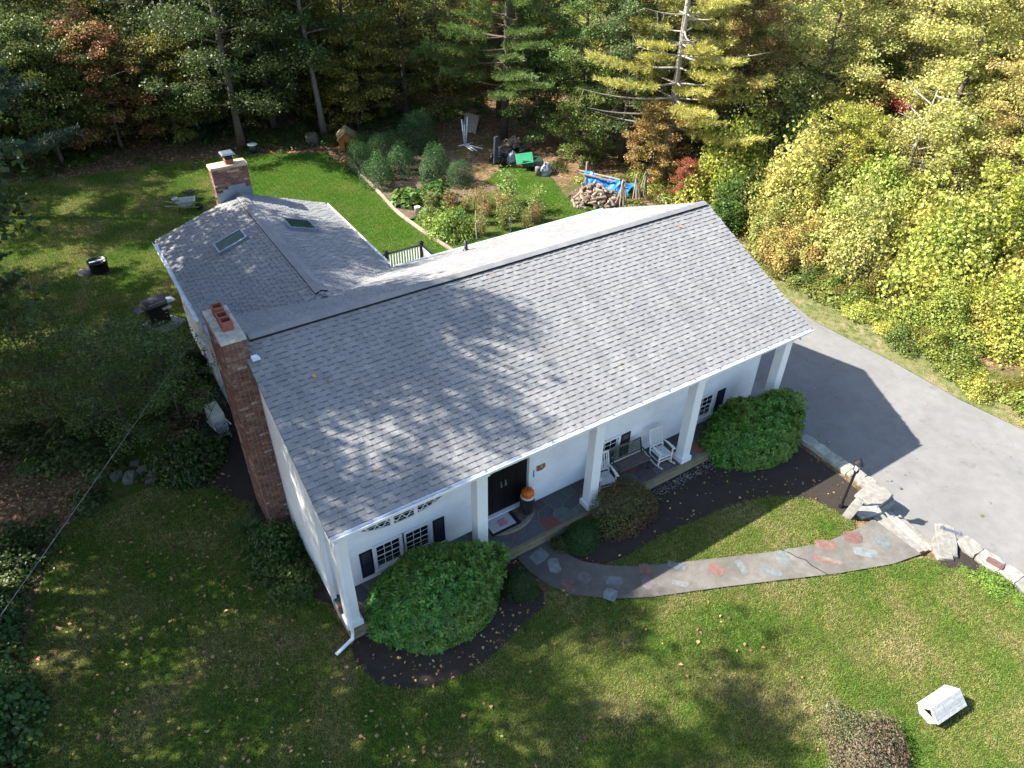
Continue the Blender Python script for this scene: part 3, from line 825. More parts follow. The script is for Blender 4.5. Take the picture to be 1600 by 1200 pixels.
for x in (4.6, 5.4):
    mb = MB(); mb.tube([(x, YW + 0.05, 1.92), (x, YW + 0.02, 1.9), (x, YW + 0.02, 1.78), (x, YW + 0.05, 1.76)], 0.013, 6); mb.obj('knocker', M['metal'], door)
mb = MB()
mb.bx(DX0 - 0.13, DX0 + 0.02, YW - 0.04, YW + 0.12, 0.10, DZ1 + 0.1); mb.bx(DX1 - 0.02, DX1 + 0.13, YW - 0.04, YW + 0.12, 0.10, DZ1 + 0.1)
mb.bx(DX0 + 0.02, DX1 - 0.02, YW - 0.04, YW + 0.12, DZ1 - 0.02, DZ1 + 0.1)
mb.bx(DX0 + 0.02, DX1 - 0.02, YW - 0.035, YW + 0.13, 0.125, 0.178)
mb.obj('door_frame', M['trim'], house)
mb = MB(); mb.bx(3.985, 4.03, YW - 0.045, YW - 0.012, 1.13, 1.25); mb.obj('doorbell', M['black'], house)

# ------------------------------------------------------------------ roofs
roof = MB()
def slabs(mb, pts, th):
    n = len(pts); nrm = (Vector(pts[1]) - Vector(pts[0])).cross(Vector(pts[2]) - Vector(pts[0])).normalized()
    if nrm.z < 0: nrm = -nrm
    lo = [Vector(p) - nrm * th for p in pts]
    a = mb.verts(pts); b = mb.verts(lo)
    mb.face([a + i for i in range(n)]); mb.face([b + i for i in reversed(range(n))])
    for i in range(n): j = (i + 1) % n; mb.face((a + i, b + i, b + j, a + j))
DZ = 0.012
slabs(roof, [(X0R, EY0, EZ - DZ), (X1R, EY0, EZ - DZ), (X1R, RY, RZ - DZ), (X0R, RY, RZ - DZ)], 0.05)
slabs(roof, [(X0R, RY, RZ - DZ), (X1R, RY, RZ - DZ), (X1R, EY1, EZ - DZ), (X0R, EY1, EZ - DZ)], 0.05)
slabs(roof, [(WE0, 6.9, 3.63 - DZ), (WRX, 6.9, WRZ - DZ), (WRX, WYB, WRZ - DZ), (WE0, WYB, 3.63 - DZ)], 0.05)
slabs(roof, [(WRX, 6.9, WRZ - DZ), (WE1, 6.9, 3.63 - DZ), (WE1, WYB, 3.63 - DZ), (WRX, WYB, WRZ - DZ)], 0.05)
roof_o = roof.obj('roof', M['flash'], house)
EXPO = 0.1425
WID = (0.08, 0.105, 0.13, 0.165, 0.20)
def piece_geo(w, raised):
    t = 0.020 if raised else 0.009
    e = EXPO + 0.012; g = 0.0015
    v = [(g, 0, 0), (w - g, 0, 0), (w - g, 0, t), (g, 0, t), (g, e, 0.002), (w - g, e, 0.002)]
    f = [(0, 1, 2, 3)]
    fm = [0]
    if raised:
        f += [(3, 2, 5, 4), (0, 3, 4), (1, 5, 2)]; fm += [0, 0, 0]
    else:
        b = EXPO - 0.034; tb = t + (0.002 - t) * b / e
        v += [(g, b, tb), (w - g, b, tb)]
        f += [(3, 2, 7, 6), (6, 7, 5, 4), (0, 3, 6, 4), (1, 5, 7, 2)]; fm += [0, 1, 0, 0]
    return v, f, fm
GEO = {(i, r): piece_geo(WID[i], r) for i in range(len(WID)) for r in (0, 1)}
PM = {}
def piece_mesh(k):
    if k not in PM:
        v, f, fm = GEO[k]; me = bpy.data.meshes.new('shingle'); me.from_pydata(v, [], f)
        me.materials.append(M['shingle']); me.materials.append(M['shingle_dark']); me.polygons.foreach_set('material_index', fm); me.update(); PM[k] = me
    return PM[k]
all_pieces = []
def course_field(o, u, v, width, length, skip=None):
    o = Vector(o); u = Vector(u).normalized(); v = Vector(v).normalized(); n = u.cross(v)
    if n.z < 0: n = -n
    c = 0; y = 0.0
    while y < length - 0.06:
        x = -random.uniform(0, 0.02); r = random.random() < .5
        while x < width - 0.06:
            i = random.choice((1, 2, 2, 3, 4) if r else (0, 1, 1, 2, 3))
            if x + WID[i] > width:
                i = 0
            p = o + u * max(x, 0) + v * y
            if skip is None or not skip(p): all_pieces.append((p, u, v, n, i, int(r)))
            x += WID[i]
            if random.random() < 0.88: r = not r
        c += 1; y += EXPO
sl = math.hypot(RY - EY0, RZ - EZ)
course_field((X0R, EY0, EZ), (1, 0, 0), (0, RY - EY0, RZ - EZ), X1R - X0R, sl)
course_field((X1R, EY1, EZ), (-1, 0, 0), (0, RY - EY1, RZ - EZ), X1R - X0R, math.hypot(EY1 - RY, RZ - EZ), lambda p: (WRZ - abs(p.x - WRX) * KW) > p.z + 0.25 and p.y > 7)
under = lambda p: p.z < RZ - (p.y - RY) * KB - 0.05
course_field((WE0, WYB, 3.63), (0, -1, 0), (WRX - WE0, 0, WRZ - 3.63), WYB - 6.9, math.hypot(WRX - WE0, WRZ - 3.63), under)
course_field((WE1, 6.9, 3.63), (0, 1, 0), (WRX - WE1, 0, WRZ - 3.63), WYB - 6.9, math.hypot(WE1 - WRX, WRZ - 3.63), under)
order = sorted(range(len(all_pieces)), key=lambda i: (all_pieces[i][0] - CAM).length)
near = set(order[:300])
FV, FF, FMm = [], [], []
for i, (p, u, v, n, wi, r) in enumerate(all_pieces):
    if i in near:
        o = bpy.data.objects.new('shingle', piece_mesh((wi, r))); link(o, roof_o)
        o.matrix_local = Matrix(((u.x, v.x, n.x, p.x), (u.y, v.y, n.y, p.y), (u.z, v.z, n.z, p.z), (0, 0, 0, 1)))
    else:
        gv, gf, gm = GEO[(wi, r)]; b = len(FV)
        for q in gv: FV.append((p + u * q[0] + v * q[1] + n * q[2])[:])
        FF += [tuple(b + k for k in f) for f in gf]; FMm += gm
me = bpy.data.meshes.new('shingle_courses'); me.from_pydata(FV, [], FF); me.materials.append(M['shingle']); me.materials.append(M['shingle_dark'])
me.polygons.foreach_set('material_index', FMm); me.update()
o = bpy.data.objects.new('shingle_courses', me); link(o, roof_o); o['kind'] = 'stuff'

def ridge_vent(a, b, dl, dr, name='ridge_vent', hw=0.15, h=0.05):
    """raised cap strip along a ridge, open dark sides; dl, dr downslope directions"""
    a = Vector(a); b = Vector(b); dl = Vector(dl).normalized(); dr = Vector(dr).normalized()
    mb = MB(); upz = Vector((0, 0, h))
    L = (b - a).length; k = int(L / 0.3)
    for i in range(k):
        p = a.lerp(b, i / k); q = a.lerp(b, (i + 1) / k + 0.004)
        lift = Vector((0, 0, 0.006 * (1 - 0))); 
        for d in (dl, dr):
            mb.mat(0).poly([p + upz + lift, q + upz, q + upz + d * hw, p + upz + lift + d * hw])
    for d in (dl, dr):
        mb.mat(1).poly([a + upz + d * hw, b + upz + d * hw, b + d * (hw + .005) - Vector((0, 0, .01)), a + d * (hw + .005) - Vector((0, 0, .01))])
    for p in (a, b):
        mb.mat(1).poly([p + upz + dl * hw, p + upz, p + upz + dr * hw, p + dr * hw - Vector((0, 0, .01)), p + dl * hw - Vector((0, 0, .01))])
    return mb.obj(name, [M['shingle'], M['ventblack']], roof_o)
ridge_vent((0.12, RY, RZ + 0.012), (14.66, RY, RZ + 0.012), (0, -1, -KF), (0, 1, -KB))
ridge_vent((WRX, 7.2, WRZ + 0.012), (WRX, WYB - 0.12, WRZ + 0.012), (-1, 0, -KW), (1, 0, -KW), hw=0.19, h=0.04)

def skylight(x0, x1, y0, y1, sgn):
    v = Vector((sgn, 0, -KW)).normalized(); n = Vector((KW * sgn, 0, 1)).normalized(); w = Vector((0, 1, 0))
    P = lambda d, y, h: Vector((WRX, y, WRZ + 0.01)) + v * d + n * h
    d0, d1 = sorted((abs(x0 - WRX) / v.length / abs(v.x), abs(x1 - WRX) / abs(v.x)))
    mb = MB(); t = 0.06; H = 0.10
    def ringbox(a0, a1, b0, b1):
        pts = [P(a0, b0, 0), P(a1, b0, 0), P(a1, b1, 0), P(a0, b1, 0), P(a0, b0, H), P(a1, b0, H), P(a1, b1, H), P(a0, b1, H)]
        b = mb.verts(pts)
        for q in ((3, 2, 1, 0), (4, 5, 6, 7), (0, 1, 5, 4), (1, 2, 6, 5), (2, 3, 7, 6), (3, 0, 4, 7)): mb.face([b + i for i in q])
    ringbox(d0, d0 + t, y0, y1); ringbox(d1 - t, d1, y0, y1); ringbox(d0 + t, d1 - t, y0, y0 + t); ringbox(d0 + t, d1 - t, y1 - t, y1)
    s = mb.obj('skylight', M['flash'], roof_o)
    return s, P, d0, d1, t
for x0, x1, y0, y1, sg in ((1.18, 2.16, 11.9, 12.62, -1), (3.5, 4.42, 11.88, 12.74, 1)):
    s, P, d0, d1, t = skylight(x0, x1, y0, y1, sg)
    s.parent = house
    mb = MB(); mb.poly([P(d0 + t, y0 + t, 0.085), P(d1 - t, y0 + t, 0.085), P(d1 - t, y1 - t, 0.085), P(d0 + t, y1 - t, 0.085)]); mb.obj('pane', M['skyglass'], s)
mb = MB(); mb.lathe([(0.13, -0.06), (0.12, 0.0), (0.065, 0.05), (0.055, 0.06), (0.055, 0.38), (0.045, 0.38), (0.045, 0.30)], 14, (8.23, 8.48, 3.93)); mb.obj('vent_pipe', M['plastic_black'], roof_o, True)

# ------------------------------------------------------------------ chimneys of separate bricks
BL, BH, BD, JT = 0.195, 0.060, 0.09, 0.011
brick_meshes = []
for k in range(6):
    mb = MB(); r = np.random.default_rng(k)
    L = BL * (1 if k < 4 else 0.5) - (JT / 2 if k >= 4 else 0)
    mb.box((0, 0, 0), (L, BD, BH))
    mb.v = [tuple(np.array(v) + r.normal(0, 0.0022, 3)) for v in mb.v]
    brick_meshes.append(mb.mesh('brick', M['brick']))
def chimney(x0, x1, y0, y1, z0, z1, faces, ind_faces, capmat, name='chimney', over=0.03):
    mb = MB(); i = 0.012
    mb.bx(x0 + i, x1 - i, y0 + i, y1 - i, z0, z1 - 0.05)
    ch = mb.obj(name, M['brickmortar'], house)
    field = MB(); nobj = 0
    pitch = BH + JT
    for face in faces:
        if face in '-y+y': a, b = x0, x1
        else: a, b = y0, y1
        row = 0; z = z0 + BH / 2
        while z < z1 - 0.06:
            p = a + (-(BL + JT) / 2 if row % 2 else 0)
            while p < b - 0.02:
                s0, s1 = max(p, a), min(p + BL, b)
                if s1 - s0 > 0.03:
                    c = (s0 + s1) / 2; jut = random.gauss(0, 0.003)
                    if face == '-y': loc = (c, y0 + BD / 2 + jut, z); rz = 0
                    elif face == '+y': loc = (c, y1 - BD / 2 + jut, z); rz = 0
                    elif face == '-x': loc = (x0 + BD / 2 + jut, c, z); rz = R(90)
                    else: loc = (x1 - BD / 2 + jut, c, z); rz = R(90)
                    if face in ind_faces and nobj < 300:
                        o = bpy.data.objects.new('brick', brick_meshes[random.randrange(4)]); link(o, ch)
                        o.location = loc; o.rotation_euler = (0, 0, rz + random.gauss(0, 0.006)); o.scale = ((s1 - s0) / BL, 1, 1); nobj += 1
                    else:
                        field.box(loc, (s1 - s0, BD, BH), Matrix.Rotation(rz + random.gauss(0, 0.006), 3, 'Z'))
                p += BL + JT
            row += 1; z += pitch
    if field.v:
        o = field.obj('brick_courses', M['brick'], ch); o['kind'] = 'stuff'
    mb = MB(); mb.box(((x0 + x1) / 2, (y0 + y1) / 2, z1 - 0.01), (x1 - x0 + 2 * over, y1 - y0 + 2 * over, 0.08), None, 0.96)
    mb.obj('chimney_crown', capmat, ch, bevel=0.012)
    return ch
ch = chimney(-0.555, -0.03, 3.90, 5.46, -0.45, 6.03, ('-y', '-x', '+x', '+y'), ('-y',), M['cap'])
for cy, hh in ((5.12, 0.24), (4.72, 0.22), (4.42, 0.24)):
    mb = MB(); w, t = 0.25, 0.028
    mb.bx(-w / 2, w / 2, -w / 2, -w / 2 + t, 0, hh); mb.bx(-w / 2, w / 2, w / 2 - t, w / 2, 0, hh)
    mb.bx(-w / 2, -w / 2 + t, -w / 2 + t, w / 2 - t, 0, hh); mb.bx(w / 2 - t, w / 2, -w / 2 + t, w / 2 - t, 0, hh)
    mb.bx(-w / 2 + t, w / 2 - t, -w / 2 + t, w / 2 - t, 0.0, 0.03)
    o = mb.obj('flue_tile', M['flue'], ch); o.location = (-0.27, cy, 6.05); o.rotation_euler = (0, 0, random.uniform(-.05, .05))
mb = MB(); mb.bx(-0.02, 0.12, 3.86, 3.89, 5.25, 5.52); mb.bar((-0.02, 3.86, EZ + (3.86 - EY0) * KF + 0.03), (0.16, 3.86, EZ + (3.86 - EY0) * KF + 0.03), 0.25, 0.01); mb.obj('flashing', M['alum'], ch)
ch2 = chimney(2.10, 3.32, 15.14, 15.62, -0.45, 5.66, ('-y', '-x', '+x', '+y'), (), M['rustcap'], over=0.04)
mb = MB()
for i, (xa, xb, zt) in enumerate(((2.12, 2.32, 4.80), (2.32, 2.52, 4.9), (2.52, 3.12, 5.0), (3.12, 3.30, 4.86))): mb.bx(xa, xb, 15.10, 15.135, 4.4, zt)
mb.obj('flashing', M['flash'], ch2)
mb = MB(); mb.bx(2.64, 2.92, 15.24, 15.52, 5.69, 5.85); mb.obj('flue_tile', M['flue'], ch2, bevel=0.02)
mb = MB(); mb.bx(2.66, 2.90, 15.26, 15.50, 5.85, 6.02); mb.obj('spark_screen', M['black'], ch2)
mb = MB(); mb.box((2.78, 15.38, 6.05), (0.46, 0.46, 0.05), None, 0.8); mb.obj('rain_cap', M['metal'], ch2)

# power mast and service wire
mb = MB(); mb.tube([(-0.12, 10.2, 0.8), (-0.12, 10.2, 2.6), (-0.16, 10.1, 2.72), (-0.45, 9.9, 2.7)], 0.035, 8); mb.bar((-0.05, 10.15, 2.2), (-0.35, 10.35, 2.55), 0.05); mb.bar((-0.05, 9.9, 2.35), (-0.3, 9.6, 2.65), 0.06)
mb.obj('service_mast', M['trim'], house)
P0 = Vector((-0.5, 9.85, 2.7)); P1 = Vector((-5.01, -1.7, 6.5)); P1 = P0 + (P1 - P0) * 2.2
mb = MB(); mb.tube([P0.lerp(P1, i / 24) - Vector((0, 0, 0.10 * math.sin(math.pi * i / 24))) for i in range(25)], 0.006, 6)
tag(mb.obj('service_wire', simple('grey_cable', (0.15, 0.15, 0.15), 0.5)), 'thin grey overhead wire slanting from the house corner across the left lawn', 'wire')
mb = MB(); mb.tube([(-0.02, 8.9, 1.6), (-1.2, 8.0, 0.7), (-2.2, 7.25, gzf(-2.2, 7.25))], 0.008, 6)
tag(mb.obj('guy_wire', M['dark_green']), 'short thin green wire running down to the lawn left of the brick chimney', 'wire')

# ------------------------------------------------------------------ porch floor
def clip_poly(poly, a, b, c):
    """keep a*x+b*y<=c"""
    out = []
    for i in range(len(poly)):
        p, q = poly[i], poly[(i + 1) % len(poly)]
        dp, dq = a * p[0] + b * p[1] - c, a * q[0] + b * q[1] - c
        if dp <= 0: out.append(p)
        if (dp < 0) != (dq < 0):
            t = dp / (dp - dq); out.append((p[0] + (q[0] - p[0]) * t, p[1] + (q[1] - p[1]) * t))
    return out
def inset(poly, d):
    out = list(poly)
    for i in range(len(poly)):
        p, q = poly[i], poly[(i + 1) % len(poly)]
        ex, ey = q[0] - p[0], q[1] - p[1]; L = math.hypot(ex, ey)
        if L < 1e-5: continue
        nx_, ny_ = ey / L, -ex / L      # outward for ccw
        out = clip_poly(out, nx_, ny_, nx_ * p[0] + ny_ * p[1] - d)
        if len(out) < 3: return []
    return out
def voronoi(rect, seeds):
    cells = []
    for i, (x, y) in enumerate(seeds):
        poly = [(rect[0], rect[2]), (rect[1], rect[2]), (rect[1], rect[3]), (rect[0], rect[3])]
        for j, (u, v) in enumerate(seeds):
            if i == j or abs(u - x) > 2.2: continue
            a, b = u - x, v - y
            poly = clip_poly(poly, a, b, (u * u + v * v - x * x - y * y) / 2)
            if len(poly) < 3: break
        if len(poly) >= 3: cells.append(poly)
    return cells
mb = MB(); mb.bx(-0.03, HX + 0.02, -0.24, YW + 0.02, -1.2, -0.012)
porch = mb.obj('porch_floor', M['grout']); tag(porch, kind='structure')
mb = MB(); mb.bx(-0.05, HX + 0.03, -0.26, -0.14, -0.16, -0.002); mb.obj('edge_stone', M['kerbmoss'], porch, bevel=0.015)
mb = MB(); mb.bx(-0.045, -0.03, -0.24, YW, -1.2, -0.02); mb.obj('side_face', M['foundation'], porch)
seeds = []
x = 0.15
rr = random.Random(5)
while x < HX:
    k = rr.choice((2, 2, 3))
    for i in range(k): seeds.append((x + rr.uniform(-.18, .18), -0.13 + (i + .5) * 1.08 / k + rr.uniform(-.1, .1)))
    x += rr.uniform(0.36, 0.62)
smats = ['slate_grey', 'slate_green', 'slate_purple', 'slate_red', 'slate_grey', 'slate_green']
for c in voronoi((-0.03, HX + 0.01, -0.14, YW), seeds):
    p = inset(c, 0.014)
    if len(p) < 3: continue
    m_ = MB(); m_.prism(p, -0.03, rr.uniform(-0.002, 0.004)); m_.obj('flagstone', M[rr.choice(smats)], porch)
# curved doorstep
DC = (5.0, YW); DA, DB_ = 0.92, 0.66
mb = MB(); mb.prism([(DC[0] + DA * math.cos(t), DC[1] - DB_ * math.sin(t)) for t in [math.pi * i / 24 for i in range(25)]][::-1], 0.004, 0.105)
step = mb.obj('doorstep', M['grout']); tag(step, kind='structure')
seeds2 = [(4.3, .7), (4.35, .45), (4.7, .82), (4.75, .5), (5.15, .42), (5.1, .75), (5.5, .8), (5.5, .5), (5.78, .75)]
for c in voronoi((DC[0] - DA, DC[0] + DA, DC[1] - DB_, DC[1] - 0.005), seeds2):
    for i in range(24):
        t0, t1 = math.pi * i / 24, math.pi * (i + 1) / 24
        tm = (t0 + t1) / 2; nx_, ny_ = math.cos(tm) / DA, -math.sin(tm) / DB_
        p = (DC[0] + DA * .9 * math.cos(tm), DC[1] - DB_ * .88 * math.sin(tm))
        if len(c) >= 3: c = clip_poly(c, nx_, ny_, nx_ * p[0] + ny_ * p[1])
    if len(c) < 3: continue
    p = inset(c, 0.012)
    if len(p) < 3: continue
    m_ = MB(); m_.prism(p, 0.09, 0.115); m_.obj('flagstone', M[rr.choice(smats)], step)

# ------------------------------------------------------------------ things on the porch
def copy_tree(o, parent=None):
    c = o.copy(); COL.objects.link(c)
    if parent is not None: c.parent = parent
    for ch_ in list(o.children): copy_tree(ch_, c)
    return c
def rocking_chair():
    t = empty('rocking_chair')
    W_ = 0.58
    for s in (-1, 1):
        x = s * (W_ / 2 - 0.03)
        pts = [(x, -0.42 + 0.92 * i / 10, 0.035 + 0.10 * ((i / 10 - 0.47) * 2) ** 2) for i in range(11)]
        mb = MB()
        for a, b in zip(pts[:-1], pts[1:]): mb.bar(a, b, 0.032, 0.045)
        mb.obj('rocker', M['chairwhite'], t)
        mb = MB(); mb.bar((x, -0.22, 0.05), (x, -0.22, 0.62), 0.042); mb.obj('leg', M['chairwhite'], t, bevel=0.006)
        mb = MB(); mb.bar((x, 0.22, 0.05), (x, 0.26, 0.45), 0.042); mb.bar((x, 0.255, 0.43), (x, 0.44, 1.12), 0.042); mb.obj('leg', M['chairwhite'], t, bevel=0.006)
        mb = MB(); ap = [(x + s * 0.01, 0.31, 0.63), (x + s * 0.02, 0.1, 0.655), (x + s * 0.025, -0.12, 0.65), (x + s * 0.02, -0.29, 0.64)]
        for i, (a, b) in enumerate(zip(ap[:-1], ap[1:])): mb.bar(a, b, 0.06 + 0.02 * i, 0.024)
        mb.obj('arm', M['chairwhite'], t, bevel=0.006)
        mb = MB(); mb.bar((x, -0.22, 0.25), (x, 0.24, 0.25), 0.025); mb.obj('stretcher', M['chairwhite'], t)
    mb = MB(); mb.bar((-W_ / 2 + .04, -0.22, 0.24), (W_ / 2 - .04, -0.22, 0.24), 0.028); mb.bar((-W_ / 2 + .04, -0.235, 0.395), (W_ / 2 - .04, -0.235, 0.395), 0.03, 0.05); mb.bar((-W_ / 2 + .04, 0.24, 0.39), (W_ / 2 - .04, 0.24, 0.39), 0.03, 0.05); mb.obj('seat_frame', M['chairwhite'], t)
    mb = MB(); mb.bar((0, -0.27, 0.43), (0, 0.24, 0.41), 0.052, 0.018); sm = mb.mesh('seat_slat', M['chairwhite'])
    for i in range(7):
        o = bpy.data.objects.new('seat_slat', sm); link(o, t); o.location = ((i - 3) * 0.073, 0, 0)
    mb = MB(); mb.bar((0, 0.275, 0.52), (0, 0.425, 1.06), 0.030, 0.014, (0, 1, 0)); bmh = mb.mesh('back_slat', M['chairwhite'])
    for i in range(6):
        o = bpy.data.objects.new('back_slat', bmh); link(o, t); o.location = ((i - 2.5) * 0.08, 0, 0)
    mb = MB(); mb.bar((-W_ / 2 + .05, 0.43, 1.08), (W_ / 2 - .05, 0.43, 1.08), 0.03, 0.085); mb.bar((-W_ / 2 + .05, 0.275, 0.50), (W_ / 2 - .05, 0.275, 0.50), 0.03, 0.05); mb.obj('back_rail', M['chairwhite'], t, bevel=0.006)
    return t
rc = rocking_chair(); rc.location = (10.14, 0.30, 0.005); rc.rotation_euler = (0, 0, R(-3)); rc.scale = (0.92,) * 3
tag(rc, 'white slatted rocking chair beside the fourth porch column, right of the bench', 'rocking chair', 'white rocking chairs on the porch')
rc2 = copy_tree(rc); rc2.location = (8.02, 0.34, 0.005); rc2.rotation_euler = (0, 0, R(-12))
tag(rc2, 'white rocking chair half hidden behind a porch column and the reddish shrub', 'rocking chair', 'white rocking chairs on the porch')

bench = empty('garden_bench', (9.06, 0.52, 0.004), R(-2), 'garden bench with dark green lattice back and grey wooden seat under the window', 'bench')
BLn = 1.18
for s in (-1, 1):
    x = s * (BLn / 2 - 0.02)
    mb = MB()
    mb.tube([(x, -0.26, 0.0), (x, -0.22, 0.18), (x, -0.26, 0.38), (x, 0.12, 0.36), (x, 0.2, 0.0)], 0.02, 6)
    mb.tube([(x, -0.26, 0.38), (x, -0.29, 0.5), (x, -0.2, 0.57), (x, 0.15, 0.56)], 0.02, 6)
    mb.tube([(x, 0.12, 0.36), (x, 0.17, 0.6), (x, 0.26, 0.84)], 0.022, 6)
    mb.obj('end_frame', M['iron'], bench, True)
for i in range(5):
    mb = MB(); y = -0.25 + i * 0.088
    mb.bar((-BLn / 2, y, 0.395 - 0.004 * i), (BLn / 2, y, 0.395 - 0.004 * i), 0.074, 0.022); mb.obj('seat_slat', M['benchwood'], bench, bevel=0.005)
for p in (((0.15, 0.485)), ((0.252, 0.83))):
    mb = MB(); mb.bar((-BLn / 2, p[0], p[1]), (BLn / 2, p[0], p[1]), 0.024, 0.07); mb.obj('back_rail', M['benchwood'], bench, bevel=0.005)
mb = MB()
k = 16
for i in range(-3, k):
    for sg in (-1, 1):
        xa = -BLn / 2 + 0.03 + (i + (0 if sg > 0 else 3)) * (BLn - 0.06) / k; xb = xa + sg * 3 * (BLn - 0.06) / k
        a = Vector((xa, 0.165, 0.53)); b = Vector((xb, 0.238, 0.79)); lim = BLn / 2 - 0.03
        ts = [0.0, 1.0]
        if abs(a.x - b.x) > 1e-6:
            for L_ in (-lim, lim):
                tt = (L_ - a.x) / (b.x - a.x)
                if 0 < tt < 1:
                    if abs(a.x) > lim: ts[0] = tt
                    elif abs(b.x) > lim: ts[1] = tt
        p, q = a.lerp(b, ts[0]), a.lerp(b, ts[1])
        if abs(p.x) <= lim + 1e-3 and abs(q.x) <= lim + 1e-3 and (q - p).length > 0.03: mb.bar(p, q, 0.016, 0.014, (0, 1, 0))
mb.obj('lattice', M['iron'], bench)

# doormat, planter, pumpkin, plaque, tape
matt = empty('doormat', (4.74, 0.68, 0.117), R(0), 'pale doormat with pink print on a black rubber mat before the door', 'doormat')
mb = MB(); mb.bx(-0.47, 0.46, -0.30, 0.28, 0, 0.010); mb.obj('rubber_mat', M['plastic_black'], matt)
mb = MB(); mb.bx(-0.40, 0.34, -0.22, 0.22, 0.0105, 0.019); pm = mb.obj('mat_top', simple('pale_mat', (0.52, 0.50, 0.53), 0.95, 0.08, 30), matt)
pk = simple('pink_print', (0.50, 0.16, 0.22), 0.95, 0.15, 30)
mb = MB()
for i, (a, b) in enumerate(((-.12, .14), (-.1, .16), (-.13, .12), (-.09, .15))): mb.bx(a, b, -0.12 + i * 0.062, -0.12 + i * 0.062 + 0.042, 0.0195, 0.0205)
mb.obj('print', pk, matt)
pl = empty('planter', (5.56, 0.66, 0.118), 0, 'dark woven barrel planter holding a pumpkin beside the front door', 'planter')
mb = MB(); mb.lathe([(0.15, 0), (0.18, 0.1), (0.20, 0.3), (0.195, 0.5), (0.18, 0.56), (0.19, 0.58), (0.19, 0.6), (0.165, 0.6), (0.16, 0.54)], 20); mb.obj('pot', M['plastic_black'], pl, True)
mb = MB()
for i in range(14):
    for sg in (-1, 1):
        mb.tube([(0.203 * math.cos(2 * math.pi * i / 14 + sg * t * 1.3), 0.203 * math.sin(2 * math.pi * i / 14 + sg * t * 1.3), 0.06 + 0.46 * t) for t in (0, .25, .5, .75, 1)], 0.006, 4)
mb.obj('weave', simple('weave', (0.05, 0.05, 0.052), 0.6), pl)
mb = MB(); mb.lathe([(0.185, 0.60), (0.205, 0.615), (0.185, 0.63)], 20); mb.obj('rim', M['cream'], pl, True)
pk_ = empty('pumpkin', (5.56, 0.66, 0.118 + 0.60), 0, 'round orange pumpkin sitting on the planter by the front door', 'pumpkin')
mb = MB(); mb.lathe([(0.03, 0.0), (0.10, 0.008), (0.165, 0.06), (0.185, 0.13), (0.165, 0.21), (0.10, 0.265), (0.035, 0.265), (0.01, 0.25)], 40, (0, 0, 0), 10, 0.10); mb.obj('body', M['pumpkin'], pk_, True)
mb = MB(); mb.tube([(0, 0, 0.25), (0.005, 0, 0.30), (0.03, 0.0, 0.34)], [0.022, 0.016, 0.02], 7); mb.obj('stem', M['log'], pk_, True)
plq = empty('wall_plaque', (6.15, YW - 0.018, 1.29), 0, 'small flowered house plaque on the white wall right of the door', 'plaque')
mb = MB(); mb.bx(-0.14, 0.14, -0.018, 0, -0.09, 0.09); mb.obj('board', simple('plaque_cream', (0.50, 0.45, 0.30), 0.6, 0.3, 20), plq)
for k, (c, nn) in enumerate((((0.55, 0.04, 0.03), 7), ((0.06, 0.16, 0.03), 9), ((0.60, 0.30, 0.03), 5))):
    mb = MB(); rq = random.Random(k + 3)
    for i in range(nn):
        ang = 2 * math.pi * (i + k * .4) / nn; mb.lathe([(0.012, -0.008), (0.03, 0), (0.018, 0.012)], 7, (rq.uniform(-.13, .13), 0, 0)); 
        for j in range(len(mb.v) - 21, len(mb.v)):
            v = mb.v[j]
        zz = rq.uniform(-.1, .1)
        for j in range(len(mb.v) - 21, len(mb.v)):
            v = mb.v[j]; mb.v[j] = (v[0], -0.024 - v[2], zz + v[1])
    mb.obj('flower', simple('plaque_flower', c, 0.6), plq, True)
mb = MB(); mb.bx(5.895, 5.93, YW - 0.05, YW - 0.041, 1.05, 1.30); tag(mb.obj('tape_strip', simple('blue_tape', (0.03, 0.12, 0.5), 0.5)), 'short strip of blue tape on the door frame', 'tape')

# ------------------------------------------------------------------ retaining walls, steps, lamp
def rock(mb, c, d, rz, seed, rough=0.06, tilt=0.0):
    r = np.random.default_rng(seed)
    q = Matrix.Rotation(rz, 3, 'Z') @ Matrix.Rotation(tilt, 3, 'X')
    n0 = 3
    P = {}
    vv = []
    def vid(i, j, k):
        if (i, j, k) not in P:
            p = Vector(((i / n0 - .5), (j / n0 - .5), (k / n0 - .5)))
            e = sum(1 for t in (i, j, k) if t in (0, n0))
            s = 1.0 if e == 1 else (0.96 if e == 2 else 0.88)
            p = Vector((p.x * d[0], p.y * d[1], p.z * d[2])) * s
            p += Vector(r.normal(0, rough, 3)) * min(d) * 0.5
            P[(i, j, k)] = len(vv); vv.append(q @ p + Vector(c))
        return P[(i, j, k)]
    fs = []
    for a in range(n0):
        for b in range(n0):
            fs += [(vid(a, b, 0), vid(a, b + 1, 0), vid(a + 1, b + 1, 0), vid(a + 1, b, 0)), (vid(a, b, n0), vid(a + 1, b, n0), vid(a + 1, b + 1, n0), vid(a, b + 1, n0)),
                   (vid(a, 0, b), vid(a + 1, 0, b), vid(a + 1, 0, b + 1), vid(a, 0, b + 1)), (vid(a, n0, b), vid(a, n0, b + 1), vid(a + 1, n0, b + 1), vid(a + 1, n0, b)),
                   (vid(0, a, b), vid(0, a, b + 1), vid(0, a + 1, b + 1), vid(0, a + 1, b)), (vid(n0, a, b), vid(n0, a + 1, b), vid(n0, a + 1, b + 1), vid(n0, a, b + 1))]
    b0 = mb.verts(vv)
    for f in fs: mb.face([b0 + i for i in f])
    return mb
